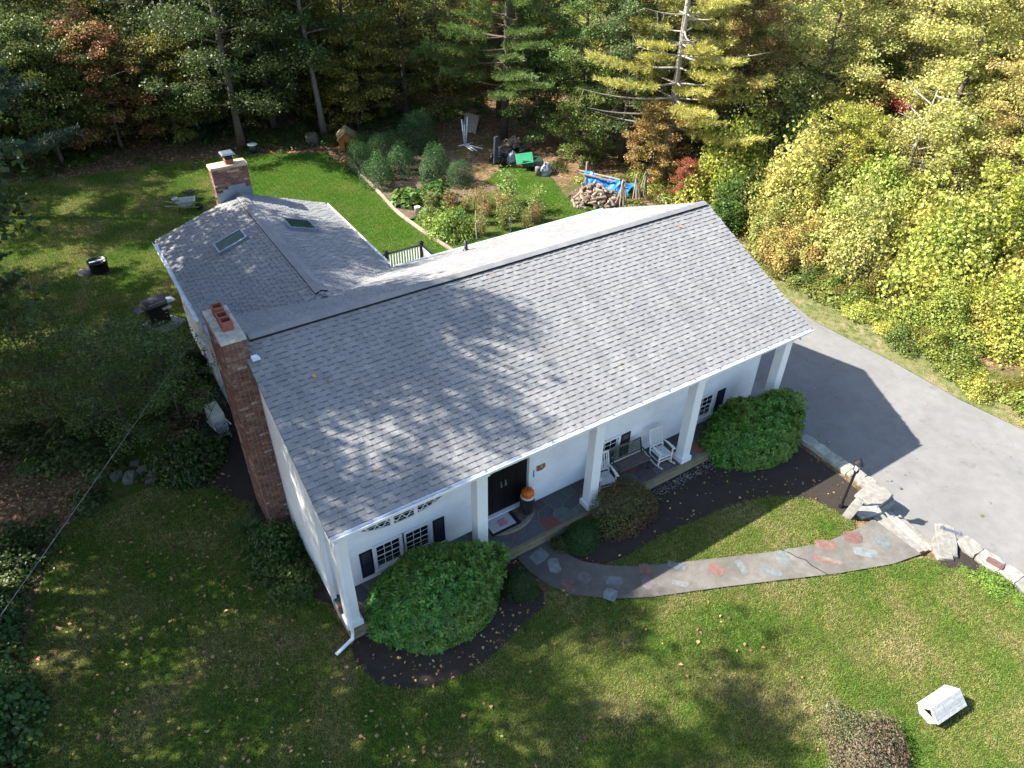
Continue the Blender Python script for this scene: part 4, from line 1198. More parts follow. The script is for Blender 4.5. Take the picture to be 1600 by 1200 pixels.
def stone_wall(label, stones, name='stone_wall'):
    w = empty(name, (stones[0][0][0], stones[0][0][1], -0.9), 0, label, 'stone wall')
    for i, (c, d, rz, m_) in enumerate(stones):
        mb = MB(); rock(mb, Vector(c) - w.location, d, rz, i + int(abs(c[1]) * 100)); mb.obj('stone', M[m_], w, bevel=0.0)
    return w
stones = []
y = -1.1; rq = random.Random(9)
while y > -4.1:
    L = rq.uniform(0.38, 0.62)
    mm = 'mossgranite' if y > -2.9 else 'granite'
    stones.append(((15.02 + rq.uniform(-.03, .03), y - L / 2, -0.30), (rq.uniform(.42, .5), L, 0.20), rq.uniform(-.06, .06), mm))
    stones.append(((15.06 + rq.uniform(-.03, .03), y - L / 2 + .1, -0.52), (rq.uniform(.4, .46), L * .95, 0.24), rq.uniform(-.06, .06), mm))
    stones.append(((15.09, y - L / 2 - .1, -0.78), (0.42, L * .97, 0.28), rq.uniform(-.05, .05), mm))
    y -= L * 0.98
# broad capping slabs at the head of the steps
stones += [((14.72, -3.95, -0.255), (0.95, 0.72, 0.16), 0.08, 'granite'), ((14.05, -4.22, -0.28), (0.75, 0.42, 0.14), -0.25, 'granite'), ((14.75, -4.2, -0.52), (1.0, 0.35, 0.36), 0.0, 'mossgranite'), ((14.75, -4.18, -0.82), (1.0, 0.35, 0.28), 0.0, 'mossgranite')]
stone_wall('low dry stone wall between the mulch bed and the driveway, lamp post side', stones)
stones = [((14.95, -6.06, -0.26), (1.15, 0.50, 0.17), 0.65, 'granite'), ((14.5, -6.25, -0.30), (0.55, 0.42, 0.16), 0.9, 'granite'), ((15.25, -5.98, -0.55), (0.6, .5, .3), .5, 'granite'), ((15.25, -5.98, -0.82), (0.6, .5, .26), .5, 'granite')]
y = -6.25
while y > -11:
    L = rq.uniform(0.45, 0.75)
    stones.append(((15.32 + rq.uniform(-.03, .03), y - L / 2, -0.28), (rq.uniform(.42, .52), L, 0.2), rq.uniform(-.08, .08), 'granite'))
    stones.append(((15.36, y - L / 2 + .1, -0.52), (.44, L * .95, 0.26), 0, 'granite')); stones.append(((15.4, y - L / 2 - .1, -0.79), (0.44, L * .96, 0.28), 0, 'granite'))
    y -= L * .98
stones.append(((15.24, -7.25, -0.165), (0.22, 0.42, 0.05), 0.2, 'inlay_red'))
stone_wall('low pale stone wall along the driveway at the right edge, beyond the steps', stones)
st = empty('stone_steps', (14.4, -5.1, -0.9), R(-8), 'pale concrete steps leading from the curved walk down to the driveway', 'steps')
for i in range(4):
    mb = MB(); mb.box((-0.28 + i * 0.30, 0.0, 0.60 - i * 0.148 - 0.30), (0.34, 1.75 - 0.05 * i, 0.60), None, 0.995); mb.obj('step', M['granite'], st, bevel=0.02)
mb = MB(); rock(mb, (0, 0, 0.36), (0.20, 0.24, 0.85), R(20), 77, 0.03); po = mb.obj('granite_post', M['granite'], None); po.location = (13.40, -4.02, -0.36); po.rotation_euler = (R(8), R(10), 0)
tag(po, 'leaning white granite post at the head of the steps', 'stone post')

lamp = empty('lamp_post', (13.56, -3.70, gzf(13.56, -3.7)), 0, 'black garden lamp post with lantern standing in the mulch by the stone wall', 'lamp post')
mb = MB(); mb.lathe([(0.075, 0), (0.07, 0.06), (0.045, 0.12), (0.038, 0.2), (0.036, 1.38), (0.05, 1.40), (0.05, 1.43), (0.03, 1.46)], 12); mb.obj('post', M['black'], lamp, True)
mb = MB(); mb.bar((-0.17, 0, 1.30), (0.17, 0, 1.30), 0.02); mb.obj('ladder_bar', M['black'], lamp)
mb = MB()
for i in range(4):
    a = math.pi / 4 + i * math.pi / 2; mb.bar((0.065 * math.cos(a), 0.065 * math.sin(a), 1.47), (0.11 * math.cos(a), 0.11 * math.sin(a), 1.72), 0.014)
mb.lathe([(0.03, 1.45), (0.085, 1.47), (0.03, 1.48)], 8); mb.lathe([(0.15, 1.72), (0.13, 1.75), (0.05, 1.84), (0.02, 1.86), (0.025, 1.90), (0.005, 1.95)], 8); mb.obj('lantern', M['black'], lamp)
mb = MB(); mb.box((0, 0, 1.595), (0.095, 0.095, 0.23), None, 1.45); mb.obj('lantern_glass', simple('clear_lantern_glass', (0.5, 0.5, 0.5), 0.08, 0.05, 3, spec=0.8), lamp)
# metal strap lying on the wall
mb = MB(); mb.bx(-0.28, 0.28, -0.05, 0.05, 0, 0.012); mb.bx(-.25, -.2, -.05, .05, .012, .05); mb.bx(.2, .25, -.05, .05, .012, .05)
o = mb.obj('metal_bracket', M['metal']); o.location = (15.28, -5.98, -0.165); o.rotation_euler = (0, 0, R(-62)); tag(o, 'flat metal bracket lying on the corner stone of the wall beyond the steps', 'bracket')

# white wooden box with peaked lid on the lawn
bxo = empty('wooden_box', (10.26, -8.80, gzf(10.28, -8.80)), R(-5), 'white wooden roofed box with a triangular opening lying on the front lawn', 'box')
bxo.scale = (.92, .92, .92)
sec = [(-0.13, 0.0), (0.13, 0.0), (0.27, 0.25), (0.0, 0.50), (-0.27, 0.25)]
mb = MB(); L = 0.98
a = mb.verts([(-L / 2, p[0], p[1]) for p in sec]); b = mb.verts([(L / 2, p[0], p[1]) for p in sec])
for i in range(5):
    if i in (2, 3): continue
    j = (i + 1) % 5; mb.face((a + i, b + i, b + j, a + j))
mb.face([b + i for i in range(5)])
# end with a triangular hole
x = -L / 2
o1, o2, o3 = (x, -0.13, 0.27), (x, 0.13, 0.27), (x, 0.0, 0.41)
A = [(x, p[0], p[1]) for p in sec]
mb.poly([A[0], A[1], A[2], o2, o1, A[4]]); mb.poly([A[2], A[3], o3, o2]); mb.poly([A[3], A[4], o1, o3])
wp = simple('peeling_white_paint', (0.40, 0.405, 0.41), 0.75, 0.14, 14, 0.4, 40, piece=0.12, dirt=((0.22, 0.21, 0.19), 9, 0.7))
mb.obj('body', wp, bxo)
for s in (-1, 1):
    n = 5
    for i in range(n):
        t0, t1 = i / n, (i + 1) / n - 0.012
        P = lambda t, h: (s * 0.30 * t, 0.53 - 0.30 * t * 0.925 + h)
        mb = MB(); p, q = P(t0, 0), P(t1, 0)
        mb.bar((-L / 2 - 0.03 + .01 * random.random(), (p[0] + q[0]) / 2, (p[1] + q[1]) / 2), (L / 2 + 0.03, (p[0] + q[0]) / 2, (p[1] + q[1]) / 2), 0.001, 0.001)
        mb = MB(); ang = math.atan2(0.2775, 0.30)
        mb.box((random.uniform(-.006, .006), (p[0] + q[0]) / 2, (p[1] + q[1]) / 2), (L + 0.06, math.dist(p, q), 0.018), Matrix.Rotation(-s * ang, 3, 'X'))
        mb.obj('lid_board', wp, bxo, bevel=0.003)
for s in (-1, 1):
    for i in range(4):
        t0 = (i + .5) / 4
        yy = s * (0.13 + 0.14 * t0 + 0.012); zz = 0.25 * t0 + 0.004
        mb = MB(); mb.box((0, yy, zz), (L - 0.01, 0.012, 0.068), Matrix.Rotation(-s * math.atan2(0.14, 0.25), 3, 'X')); mb.obj('side_board', wp, bxo, bevel=0.003)

# ------------------------------------------------------------------ back yard things
def at(x, y, dz=0.0): return (x, y, gzf(x, y) + dz)
sl_ = MB(); sl_.box((0, 0, 0.03), (1.05, 1.25, 0.06), None, 0.98); o = sl_.obj('paving_slab', simple('slab_grey', (0.26, 0.26, 0.23), 0.9, 0.25, 5, 0.4, 30), None, bevel=0.01); o.location = at(-0.72, 16.38); o.rotation_euler = (0, 0, R(32)); tag(o, 'grey concrete slab under the barbecue grill', 'slab')
gr = empty('barbecue_grill', at(-0.85, 16.4, 0.06), R(14), 'black barbecue grill with hood and side shelves on a concrete slab', 'grill')
mb = MB(); mb.bx(-0.36, 0.36, -0.24, 0.24, 0.02, 0.66); mb.obj('cabinet', M['plastic_black'], gr, bevel=0.01)
mb = MB(); mb.bx(-0.40, 0.40, -0.27, 0.27, 0.66, 0.84); mb.obj('firebox', M['black'], gr, bevel=0.02)
mb = MB(); pr = [(0.28 * math.cos(t), 0.85 + 0.26 * math.sin(t)) for t in [math.pi * i / 12 for i in range(13)]]
a = mb.verts([(-0.40, p[0], p[1]) for p in pr]); b = mb.verts([(0.40, p[0], p[1]) for p in pr])
for i in range(12): mb.face((a + i, b + i, b + i + 1, a + i + 1))
mb.face([a + i for i in range(13)]); mb.face([b + i for i in reversed(range(13))])
mb.obj('hood', simple('hood_enamel', (0.10, 0.10, 0.10), 0.35, 0.2, 6), gr, True)
for s in (-1, 1):
    mb = MB(); mb.bx(min(s * .42, s * .74), max(s * .42, s * .74), -0.22, 0.22, 0.78, 0.81); mb.obj('side_shelf', M['plastic_black'] if s < 0 else M['plastic_grey'], gr, bevel=0.008)
    for t in (-1, 1):
        mb = MB(); mb.bar((s * .33, t * .2, 0), (s * .33, t * .2, 0.05), 0.04); mb.obj('leg', M['black'], gr)
mb = MB(); mb.tube([(-.3, -.31, 1.0), (-.3, -.35, 1.02), (.3, -.35, 1.02), (.3, -.31, 1.0)], 0.012, 6); mb.obj('handle', M['metal'], gr)
mb = MB(); mb.box((0.3, -0.36, 0.72), (0.34, 0.2, 0.02)); mb.obj('front_tray', M['plank'], gr)

fp = empty('metal_bin', at(-2.1, 22.0), 0, 'round black metal bin standing on the lawn left of the rear wing', 'bin')
mb = MB(); mb.lathe([(0.34, 0.0), (0.36, 0.1), (0.38, 0.5), (0.40, 0.5), (0.40, 0.53), (0.36, 0.53), (0.33, 0.1)], 20); mb.obj('body', M['black'], fp, True)
mb = MB(); mb.bar((-0.3, 0, 0.5), (0.3, 0.05, 0.5), 0.12, 0.03); mb.obj('grate', M['plastic_grey'], fp)
mb = MB(); mb.lathe([(0.34, 0.0), (0.29, 0.06), (0.27, 0.16), (0.26, 0.17)], 14); o = mb.obj('tree_stump', M['palebark'], None, True); o.location = at(-2.65, 22.1); tag(o, 'low pale tree stump beside the round black bin', 'stump')

wb = empty('wheelbarrow', at(2.55, 26.3), R(-15), 'grey wheelbarrow standing on the back lawn behind the rear wing', 'wheelbarrow')
mb = MB(); mb.X = None
pr = [(-0.42, -0.30, 0.62), (0.48, -0.30, 0.62), (0.48, 0.30, 0.62), (-0.42, 0.30, 0.62)]; lo = [(-0.25, -0.2, 0.34), (0.2, -0.2, 0.34), (0.2, 0.2, 0.34), (-0.25, 0.2, 0.34)]
a = mb.verts(pr); b = mb.verts(lo)
for i in range(4): j = (i + 1) % 4; mb.face((a + i, b + i, b + j, a + j))
mb.face([b + i for i in range(4)])
to = mb.obj('tray', M['tray'], wb); s_ = to.modifiers.new('solid', 'SOLIDIFY'); s_.thickness = 0.02
mb = MB(); mb.tube([(0.5, 0, 0.2)] * 1 + [(0.5, 0.001, 0.2)], 0.01, 4)
mb = MB(); mb.X = Matrix.Translation((0.55, 0, 0.19)) @ Matrix.Rotation(R(90), 4, 'X'); mb.lathe([(0.06, -0.05), (0.17, -0.05), (0.19, 0), (0.17, 0.05), (0.06, 0.05)], 16); mb.obj('wheel', M['plastic_black'], wb, True)
for s in (-1, 1):
    mb = MB(); mb.bar((0.55, s * 0.08, 0.19), (-0.95, s * 0.28, 0.50), 0.04); mb.obj('handle', M['plank'], wb)
    mb = MB(); mb.bar((-0.3, s * 0.2, 0.36), (-0.4, s * 0.24, 0.0), 0.03); mb.obj('leg', M['black'], wb)
bk = empty('bucket', at(2.2, 26.45, 0.36), 0, 'cream plastic bucket resting in the wheelbarrow', 'bucket')
mb = MB(); mb.lathe([(0.11, 0.0), (0.14, 0.36), (0.15, 0.36), (0.15, 0.38), (0.13, 0.38), (0.10, 0.03)], 16); mb.obj('body', M['cream'], bk, True); bk.rotation_euler = (R(6), R(-14), 0)
mb = MB(); mb.tube([(0.14 * math.cos(t), 0.14 * math.sin(t) * .3 , 0.36 - 0.12 * math.sin(t)) for t in [math.pi * i / 8 for i in range(9)]], 0.005, 4); mb.obj('handle', M['metal'], bk)
pt = empty('plant_stand', at(3.0, 27.6), 0.3, 'small dark iron plant stand on the back lawn behind the wheelbarrow', 'stand')
mb = MB(); mb.bx(-.25, .25, -.2, .2, .42, .45); mb.obj('top', M['black'], pt)
for sx in (-1, 1):
    for sy in (-1, 1): mb = MB(); mb.bar((sx * .22, sy * .17, 0), (sx * .2, sy * .15, .42), 0.03); mb.obj('leg', M['black'], pt)
bb = empty('planter_tub', at(7.75, 32.6), 0, 'dark green tub with a white rim at the foot of the tree behind the wing', 'tub')
mb = MB(); mb.lathe([(0.2, 0), (0.27, 0.45), (0.24, 0.45), (0.18, 0.05)], 16); mb.obj('body', M['dark_green'], bb, True)
mb = MB(); mb.lathe([(0.25, 0.43), (0.30, 0.46), (0.25, 0.49)], 16); mb.obj('rim', M['white'], bb, True)

dh = empty('dog_house', at(12.75, 30.6), R(-20), 'small orange plywood dog house with a leaf-strewn roof at the wood edge', 'dog house')
mb = MB(); W_, D_, H_ = 0.95, 1.1, 0.7
fr = [(-W_ / 2, 0), (-0.17, 0), (-0.17, 0.48), (0.17, 0.48), (0.17, 0), (W_ / 2, 0), (W_ / 2, H_), (0, H_ + 0.42), (-W_ / 2, H_)]
mb.poly([(p[0], -D_ / 2, p[1]) for p in fr]); mb.poly([(p[0], D_ / 2, p[1]) for p in ((W_ / 2, 0), (-W_ / 2, 0), (-W_ / 2, H_), (0, H_ + .42), (W_ / 2, H_))])
for s in (-1, 1): mb.poly([(s * W_ / 2, -D_ / 2, 0), (s * W_ / 2, D_ / 2, 0), (s * W_ / 2, D_ / 2, H_), (s * W_ / 2, -D_ / 2, H_)])
mb.obj('wall', M['orangeply'], dh)
for s in (-1, 1):
    mb = MB(); mb.bar((s * 0.29, -D_ / 2 - .12, H_ + 0.17), (s * 0.29, D_ / 2 + .12, H_ + 0.17), 0.72, 0.03, (s * 0.62, 0, 0.75)); mb.obj('roof', M['mossroof'], dh)
mb = MB(); mb.bx(-.3, .3, -D_ / 2 + .1, D_ / 2 - .1, 0.0, 0.02); mb.obj('floor', M['black'], dh)
mb = MB(); mb.lathe([(0.5, 0), (0.42, 0.12), (0.36, 0.55), (0.34, 0.57)], 12); o = mb.obj('tree_stump', M['bark'], None, True); o.location = at(11.2, 32.3); tag(o, 'wide dark tree stump at the wood edge, left of the dog house', 'stump')

pv = empty('pipe_stand', at(18.85, 27.3), 0, 'white pipe frame stand on the bare ground behind the garden shrubs', 'stand')
for i, (a, b) in enumerate((((0, 0, 0.02), (-.1, .1, 1.55)), ((0.05, 0, 0.02), (.05, .05, 1.25)), ((.1, 0, .02), (.35, .2, 1.6)), ((0, 0, 0.05), (-.1, -1.1, 0.05)), ((.1, 0, .05), (.15, -1.2, 0.05)), ((.15, 0, .05), (.6, -1.1, 0.05)), ((-.4, 0, 0.06), (.6, .05, 0.06)))):
    mb = MB(); mb.tube([a, b], 0.035, 8); mb.obj('pipe', M['white'], pv, True)
mb = MB(); mb.box((0, 0, 0), (0.9, 1.5, 0.03), None); o = mb.obj('plywood_board', M['plank']); o.location = at(20.6, 29.6, 0.4); o.rotation_euler = (R(28), R(12), R(-35)); tag(o, 'grey weathered board propped at the wood edge behind the pipe stand', 'board')
mw = empty('lawn_mower', at(19.3, 23.9), R(25), 'dark ride-on mower parked by the log heap under the big tree', 'mower')
mb = MB(); mb.bx(-.45, .35, -.3, .3, .25, .55); mb.bx(.35, .9, -.25, .25, .3, .62); mb.obj('body', M['plastic_black'], mw, bevel=0.06)
mb = MB(); mb.bx(-.42, -.30, -.24, .24, .55, 1.05); mb.bx(-.4, .05, -.24, .24, .55, .65); mb.obj('seat', simple('dark_blue_vinyl', (0.03, 0.035, 0.06), 0.5), mw, bevel=0.04)
for x, r in ((-.3, .26), (.65, .19)):
    for s in (-1, 1): mb = MB(); mb.X = Matrix.Translation((x, s * .36, r)) @ Matrix.Rotation(R(90), 4, 'X'); mb.lathe([(r * .5, -.08), (r, -.07), (r, .07), (r * .5, .08)], 16); mb.obj('wheel', M['black'], mw, True)
mb = MB(); mb.bar((-.75, -.1, .2), (-.65, -.1, 1.7), 0.35, 0.12); mb.obj('grass_bag', simple('navy_cloth', (0.045, 0.05, 0.07), 0.8), mw, bevel=0.04)
gc = empty('garden_cart', at(20.35, 22.3), R(-25), 'dark garden cart with a bright green tipped-up tray lid', 'cart')
mb = MB(); mb.bx(-.6, .6, -.4, .4, .2, .55); mb.obj('tub', M['dark_green'], gc, bevel=0.05)
mb = MB(); mb.box((-.45, -.1, .62), (.95, .75, .03), Matrix.Rotation(R(28), 3, 'X') @ Matrix.Rotation(R(-8), 3, 'Y')); mb.obj('lid', M['plastic_green'], gc, bevel=0.01)
for s in (-1, 1): mb = MB(); mb.X = Matrix.Translation((0.2, s * .42, .17)) @ Matrix.Rotation(R(90), 4, 'X'); mb.lathe([(.06, -.03), (.17, -.03), (.17, .03), (.06, .03)], 12); mb.obj('wheel', M['black'], gc, True)
def crumple(name, c, d, mat, seed, label, cat, rz=0):
    mb = MB(); r = np.random.default_rng(seed); n = 12; m = 7
    rings = []
    for j in range(m):
        t = j / (m - 1) * math.pi / 2
        rings.append(mb.verts([(math.cos(2 * math.pi * i / n) * math.cos(t) * d[0] / 2 * (1 + r.normal(0, .10)), math.sin(2 * math.pi * i / n) * math.cos(t) * d[1] / 2 * (1 + r.normal(0, .1)), d[2] * math.sin(t) * (1 + r.normal(0, .12))) for i in range(n)]))
    for j in range(m - 1):
        for i in range(n): mb.face((rings[j] + i, rings[j] + (i + 1) % n, rings[j + 1] + (i + 1) % n, rings[j + 1] + i))
    mb.face([rings[-1] + i for i in range(n)])
    o = mb.obj(name, mat); o.location = c; o.rotation_euler = (0, 0, rz); tag(o, label, cat); return o
crumple('grey_tarp', at(20.6, 21.3), (0.95, 0.6, 0.55), M['plastic_grey'], 3, 'crumpled grey plastic sheet beside the green cart', 'tarp', .5)
crumple('white_sack', at(19.9, 23.75), (0.85, 0.55, 0.5), simple('sack', (0.42, 0.44, 0.47), 0.6, 0.25, 5), 5, 'pale crumpled sack lying next to the mower', 'sack')
mb = MB(); mb.lathe([(0.16, 0), (0.155, 0.45), (0.15, 0.5)], 10); o = mb.obj('log_post', M['palebark'], None, True); o.location = at(20.0, 21.2); tag(o, 'short upright log standing in front of the green cart', 'log')
# log heaps: every log is a part
def log_mesh(k):
    mb = MB(); r = np.random.default_rng(k + 40); L = 0.42; R_ = 0.10
    n = 6; ph = r.uniform(0, 6)
    P = [(R_ * math.cos(2 * math.pi * i / n + ph) * r.uniform(.7, 1.1), R_ * math.sin(2 * math.pi * i / n + ph) * r.uniform(.7, 1.1)) for i in range(n)]
    if k % 2: P = P[:4]
    a = mb.verts([(-L / 2, p[0], p[1]) for p in P]); b = mb.verts([(L / 2, p[0], p[1]) for p in P]); m = len(P)
    mb.face([a + i for i in reversed(range(m))]); mb.face([b + i for i in range(m)])
    for i in range(m): j = (i + 1) % m; mb.face((a + i, a + j, b + j, b + i))
    return mb.mesh('split_log', M['log'])
LM = [log_mesh(k) for k in range(6)]
def heap(name, c, rx, ry, h, n, seed, label, base):
    t = empty(name, base, 0, label, 'log pile'); r = random.Random(seed)
    for i in range(n):
        a = r.uniform(0, 6.28); q = math.sqrt(r.random()); x, y = rx * q * math.cos(a), ry * q * math.sin(a)
        o = bpy.data.objects.new('split_log', r.choice(LM)); link(o, t)
        o.location = (x, y, 0.06 + max(0, h * (1 - q ** 1.3)) * r.uniform(.55, 1.0)); o.rotation_euler = (r.uniform(-.5, .5), r.uniform(-.6, .6), r.uniform(0, 6.28)); s = r.uniform(.7, 1.15); o.scale = (s, s, s)
heap('log_heap', None, 0.75, 0.7, 0.85, 60, 3, 'heap of split logs against the big tree behind the mower', at(20.95, 25.2))
heap('log_heap', None, 1.35, 1.25, 0.75, 150, 4, 'large heap of split firewood logs beside the blue tarp', at(20.7, 17.0))
# blue tarp over a stack
tp = empty('tarpaulin', at(22.0, 17.5), R(-55), 'crumpled bright blue tarpaulin draped over the firewood heap', 'tarpaulin')
mb = MB(); n1, n2 = 18, 10; r = np.random.default_rng(8); ids = []
for i in range(n1):
    for j in range(n2):
        u, v = i / (n1 - 1) - .5, j / (n2 - 1) - .5
        ids.append(mb.verts([(u * 2.6 * (1 + .14 * math.sin(v * 7 + 1)) + r.normal(0, .02), v * (0.95 + .3 * math.sin(u * 9)) + r.normal(0, .03), 0.70 - 0.5 * (2 * v) ** 2 - .2 * u + .09 * math.sin(u * 13 + v * 6) + r.normal(0, .05))]))
for i in range(n1 - 1):
    for j in range(n2 - 1): mb.face((ids[i * n2 + j], ids[(i + 1) * n2 + j], ids[(i + 1) * n2 + j + 1], ids[i * n2 + j + 1]))
mb.obj('sheet', M['tarp'], tp)
for i, (a, b) in enumerate((((-1.7, .1, .85), (.6, -.05, .78)), ((-1.6, -.2, .83), (.3, -.3, .74)))):
    mb = MB(); mb.bar(a, b, 0.12, 0.04); mb.obj('plank', M['plank'], tp)
def stakes(c, n, h, spread, seed, label):
    t = empty('stake_bundle', c, 0, label, 'stakes'); r = random.Random(seed)
    for i in range(n):
        a = r.uniform(0, 6.28); s = r.uniform(.4, 1) * spread
        mb = MB(); mb.bar((s * math.cos(a), s * math.sin(a), 0), (r.uniform(-.07, .07), r.uniform(-.07, .07), h * r.uniform(.85, 1.05)), 0.05, 0.035); mb.obj('stake', M['plank'], t)
stakes(at(21.55, 15.9), 14, 1.35, 0.42, 1, 'bundle of wooden garden stakes leaning together right of the blue tarp')
stakes(at(22.5, 16.0), 5, 1.4, 0.4, 2, 'few wooden stakes leaning together at the thicket, middle of three bundles')
stakes(at(23.1, 16.0), 6, 1.35, 0.4, 3, 'small tepee of pale stakes closest to the thicket')
mb = MB(); mb.bar((0, 0, 0), (0.02, 0, 1.25), 0.10); o = mb.obj('fence_post', M['plank']); o.location = at(21.55, 18.9); tag(o, 'grey wooden post standing behind the firewood heap', 'post')
# garden edging boards
ge = empty('garden_edging', at(11.5, 20), 0, 'weathered timber boards edging the vegetable garden along the lawn', 'edging')
pts = [(11.66, 15.6), (11.42, 17.9), (11.30, 20.0), (11.30, 21.2), (11.5, 23.2), (11.62, 25.2), (11.68, 27.4)]
for (ax, ay), (bx_, by) in zip(pts[:-1], pts[1:]):
    mb = MB(); a = Vector((ax, ay, gzf(ax, ay) + .06)) - ge.location; b = Vector((bx_, by, gzf(bx_, by) + .06)) - ge.location
    mb.bar(a, b.lerp(a, 0.01), 0.13, 0.14); mb.obj('board', M['plank'], ge, bevel=0.01)
o = MB().lathe([(0.12, 0), (0.15, 0.36), (0.16, 0.38), (0.13, 0.38), (0.11, 0.02)], 14).obj('bucket', M['cream'], None, True); o.location = at(12.1, 20.2); tag(o, 'small pale bucket at the edge of the vegetable garden', 'bucket')
rq = random.Random(21)
for i, (x, y, h) in enumerate(((13.2, 16.3, .8), (13.9, 17.6, .75), (15.0, 16.2, .7), (14.6, 18.9, .8), (16.3, 16.6, .8), (15.6, 18.3, .7))):
    mb = MB(); mb.bar((0, 0, 0), (rq.uniform(-.06, .06), rq.uniform(-.06, .06), h), 0.045); o = mb.obj('garden_stake', M['plank']); o.location = at(x, y)
    tag(o, 'thin pale stake standing among the dried garden plants', 'stake', 'stakes in the vegetable garden')
# deck behind the house
dk = empty('deck', (7.7, 11.9, -0.3), 0, 'rear deck with black rail posts and pale balusters between house and wing', 'deck')
mb = MB()
dz_ = 0.20 + 0.3
for i in range(27):
    y = 9.35 + i * 0.19 - 11.9
    b = MB(); b.bx(5.9 - 7.7, 9.5 - 7.7, y, y + 0.18, dz_ - 0.03, dz_); b.obj('deck_board', M['plank'], dk)
mb.bx(5.9 - 7.7, 9.48 - 7.7, 9.35 - 11.9, 14.45 - 11.9, dz_ - 0.25, dz_ - 0.032); mb.obj('joists', M['plank'], dk)
for x, y in ((6.1, 14.45), (7.85, 14.45), (9.47, 14.5), (9.47, 12.0), (9.47, 9.6)):
    b = MB(); b.bx(-.06, .06, -.06, .06, 0, 1.08 + dz_); b.obj('post', M['black'], dk).location = (x - 7.7, y - 11.9, 0)
    b = MB(); b.box((0, 0, 1.11 + dz_), (.17, .17, .05)); b.box((0, 0, 1.16 + dz_), (.14, .14, .06), None, .3); b.obj('post_cap', M['black'], dk).location = (x - 7.7, y - 11.9, 0)
for a, b_ in (((6.1, 14.45), (9.47, 14.47)), ((9.47, 14.45), (9.47, 9.6))):
    for z, w in ((1.0 + dz_, .07), (0.12 + dz_, .05)):
        b = MB(); b.bar((a[0] - 7.7, a[1] - 11.9, z), (b_[0] - 7.7, b_[1] - 11.9, z), w, .05); b.obj('rail', M['black'], dk)
    L = math.dist(a, b_); n = int(L / 0.12)
    b = MB(); b.bx(-.018, .018, -.018, .018, 0.12 + dz_, 1.0 + dz_); bm_ = b.mesh('baluster', M['trim'])
    for i in range(1, n):
        o = bpy.data.objects.new('baluster', bm_); link(o, dk); t = i / n; o.location = (a[0] + (b_[0] - a[0]) * t - 7.7, a[1] + (b_[1] - a[1]) * t - 11.9, 0)
bo = empty('storage_box', (9.0, 13.6, 0.202), R(8), 'white storage box standing in the corner of the rear deck', 'box')
b = MB(); b.bx(-.35, .35, -.25, .25, 0, .5); b.obj('body', M['cream'], bo, bevel=.02); b = MB(); b.box((0, 0, .53), (.76, .56, .06), None, .96); b.obj('lid', M['white'], bo, bevel=.02)
# utility unit by the left wall
ac = empty('utility_unit', at(-0.62, 9.15), R(4), 'cream heat pump unit on a stand by the left wall behind the chimney', 'heat pump')
mb = MB(); mb.bx(-.2, .2, -.45, .3, .25, .85); mb.obj('casing', M['cream'], ac, bevel=.02)
mb = MB(); mb.bx(-.17, .17, -.72, -.46, .2, .6); mb.obj('grille', M['plastic_grey'], ac)
for sx in (-1, 1):
    mb = MB(); mb.bar((sx * .24, -.8, .62), (sx * .24, .3, .22), .03); mb.obj('bracket', M['white'], ac)
    for y in (-.6, .25): mb = MB(); mb.bar((sx * .18, y, 0), (sx * .18, y, .25), .04); mb.obj('leg', M['white'], ac)
# stones edging the left lawn
rq = random.Random(4)
for i, (x, y, s) in enumerate(((-4.15, 8.75, .3), (-3.75, 8.5, .34), (-3.45, 8.2, .42), (-3.05, 8.35, .3), (-2.75, 7.95, .38), (-2.95, 7.85, .3), (-3.2, 8.75, .26))):
    mb = MB(); rock(mb, (0, 0, s * .2), (s, s * .7, s * .55), rq.uniform(0, 3), i + 300, .09); o = mb.obj('field_stone', M['fieldstone']); o.location = at(x, y)
    tag(o, ('leftmost field stone of the loose row across the left lawn', 'second field stone from the left in the loose row', 'largest field stone in the middle of the loose row', 'field stone at the back of the loose row, right of the middle', 'big field stone at the right end of the loose row', 'small field stone in front of the right end of the loose row', 'smallest field stone lying behind the loose row')[i], 'stone', 'field stones on the left lawn')
# white bird box on a trunk
bd = empty('bird_box', (5.75, 38.2, 1.9), 0, 'small white nesting box fixed to a slim trunk in the shaded wood', 'bird box')
mb = MB(); mb.bx(-.14, .14, -.22, .0, .0, .55); mb.obj('body', M['white'], bd); mb = MB(); mb.box((0, -.12, .58), (.4, .4, .04), Matrix.Rotation(R(15), 3, 'X')); mb.obj('roof', M['white'], bd)
# gravel strip at the porch edge
r = np.random.default_rng(2); Vv, Ff = [], []
for i in range(420):
    x = r.uniform(9.0, 12.2); y = -0.45 + r.normal(0, .10); s = r.uniform(.012, .03); b = len(Vv)
    if y > -0.28: continue
    z = gzf(x, y) + 0.015
    Vv += [(x - s, y, z), (x, y - s, z), (x + s, y, z), (x, y + s, z), (x, y, z + s)]; Ff += [(b, b + 1, b + 4), (b + 1, b + 2, b + 4), (b + 2, b + 3, b + 4), (b + 3, b, b + 4)]
o = bpy.data.objects.new('gravel_strip', np_mesh('gravel_strip', Vv, Ff, [M['gravel']])); link(o); tag(o, 'thin strip of pale gravel along the porch edge', 'gravel', kind='stuff')

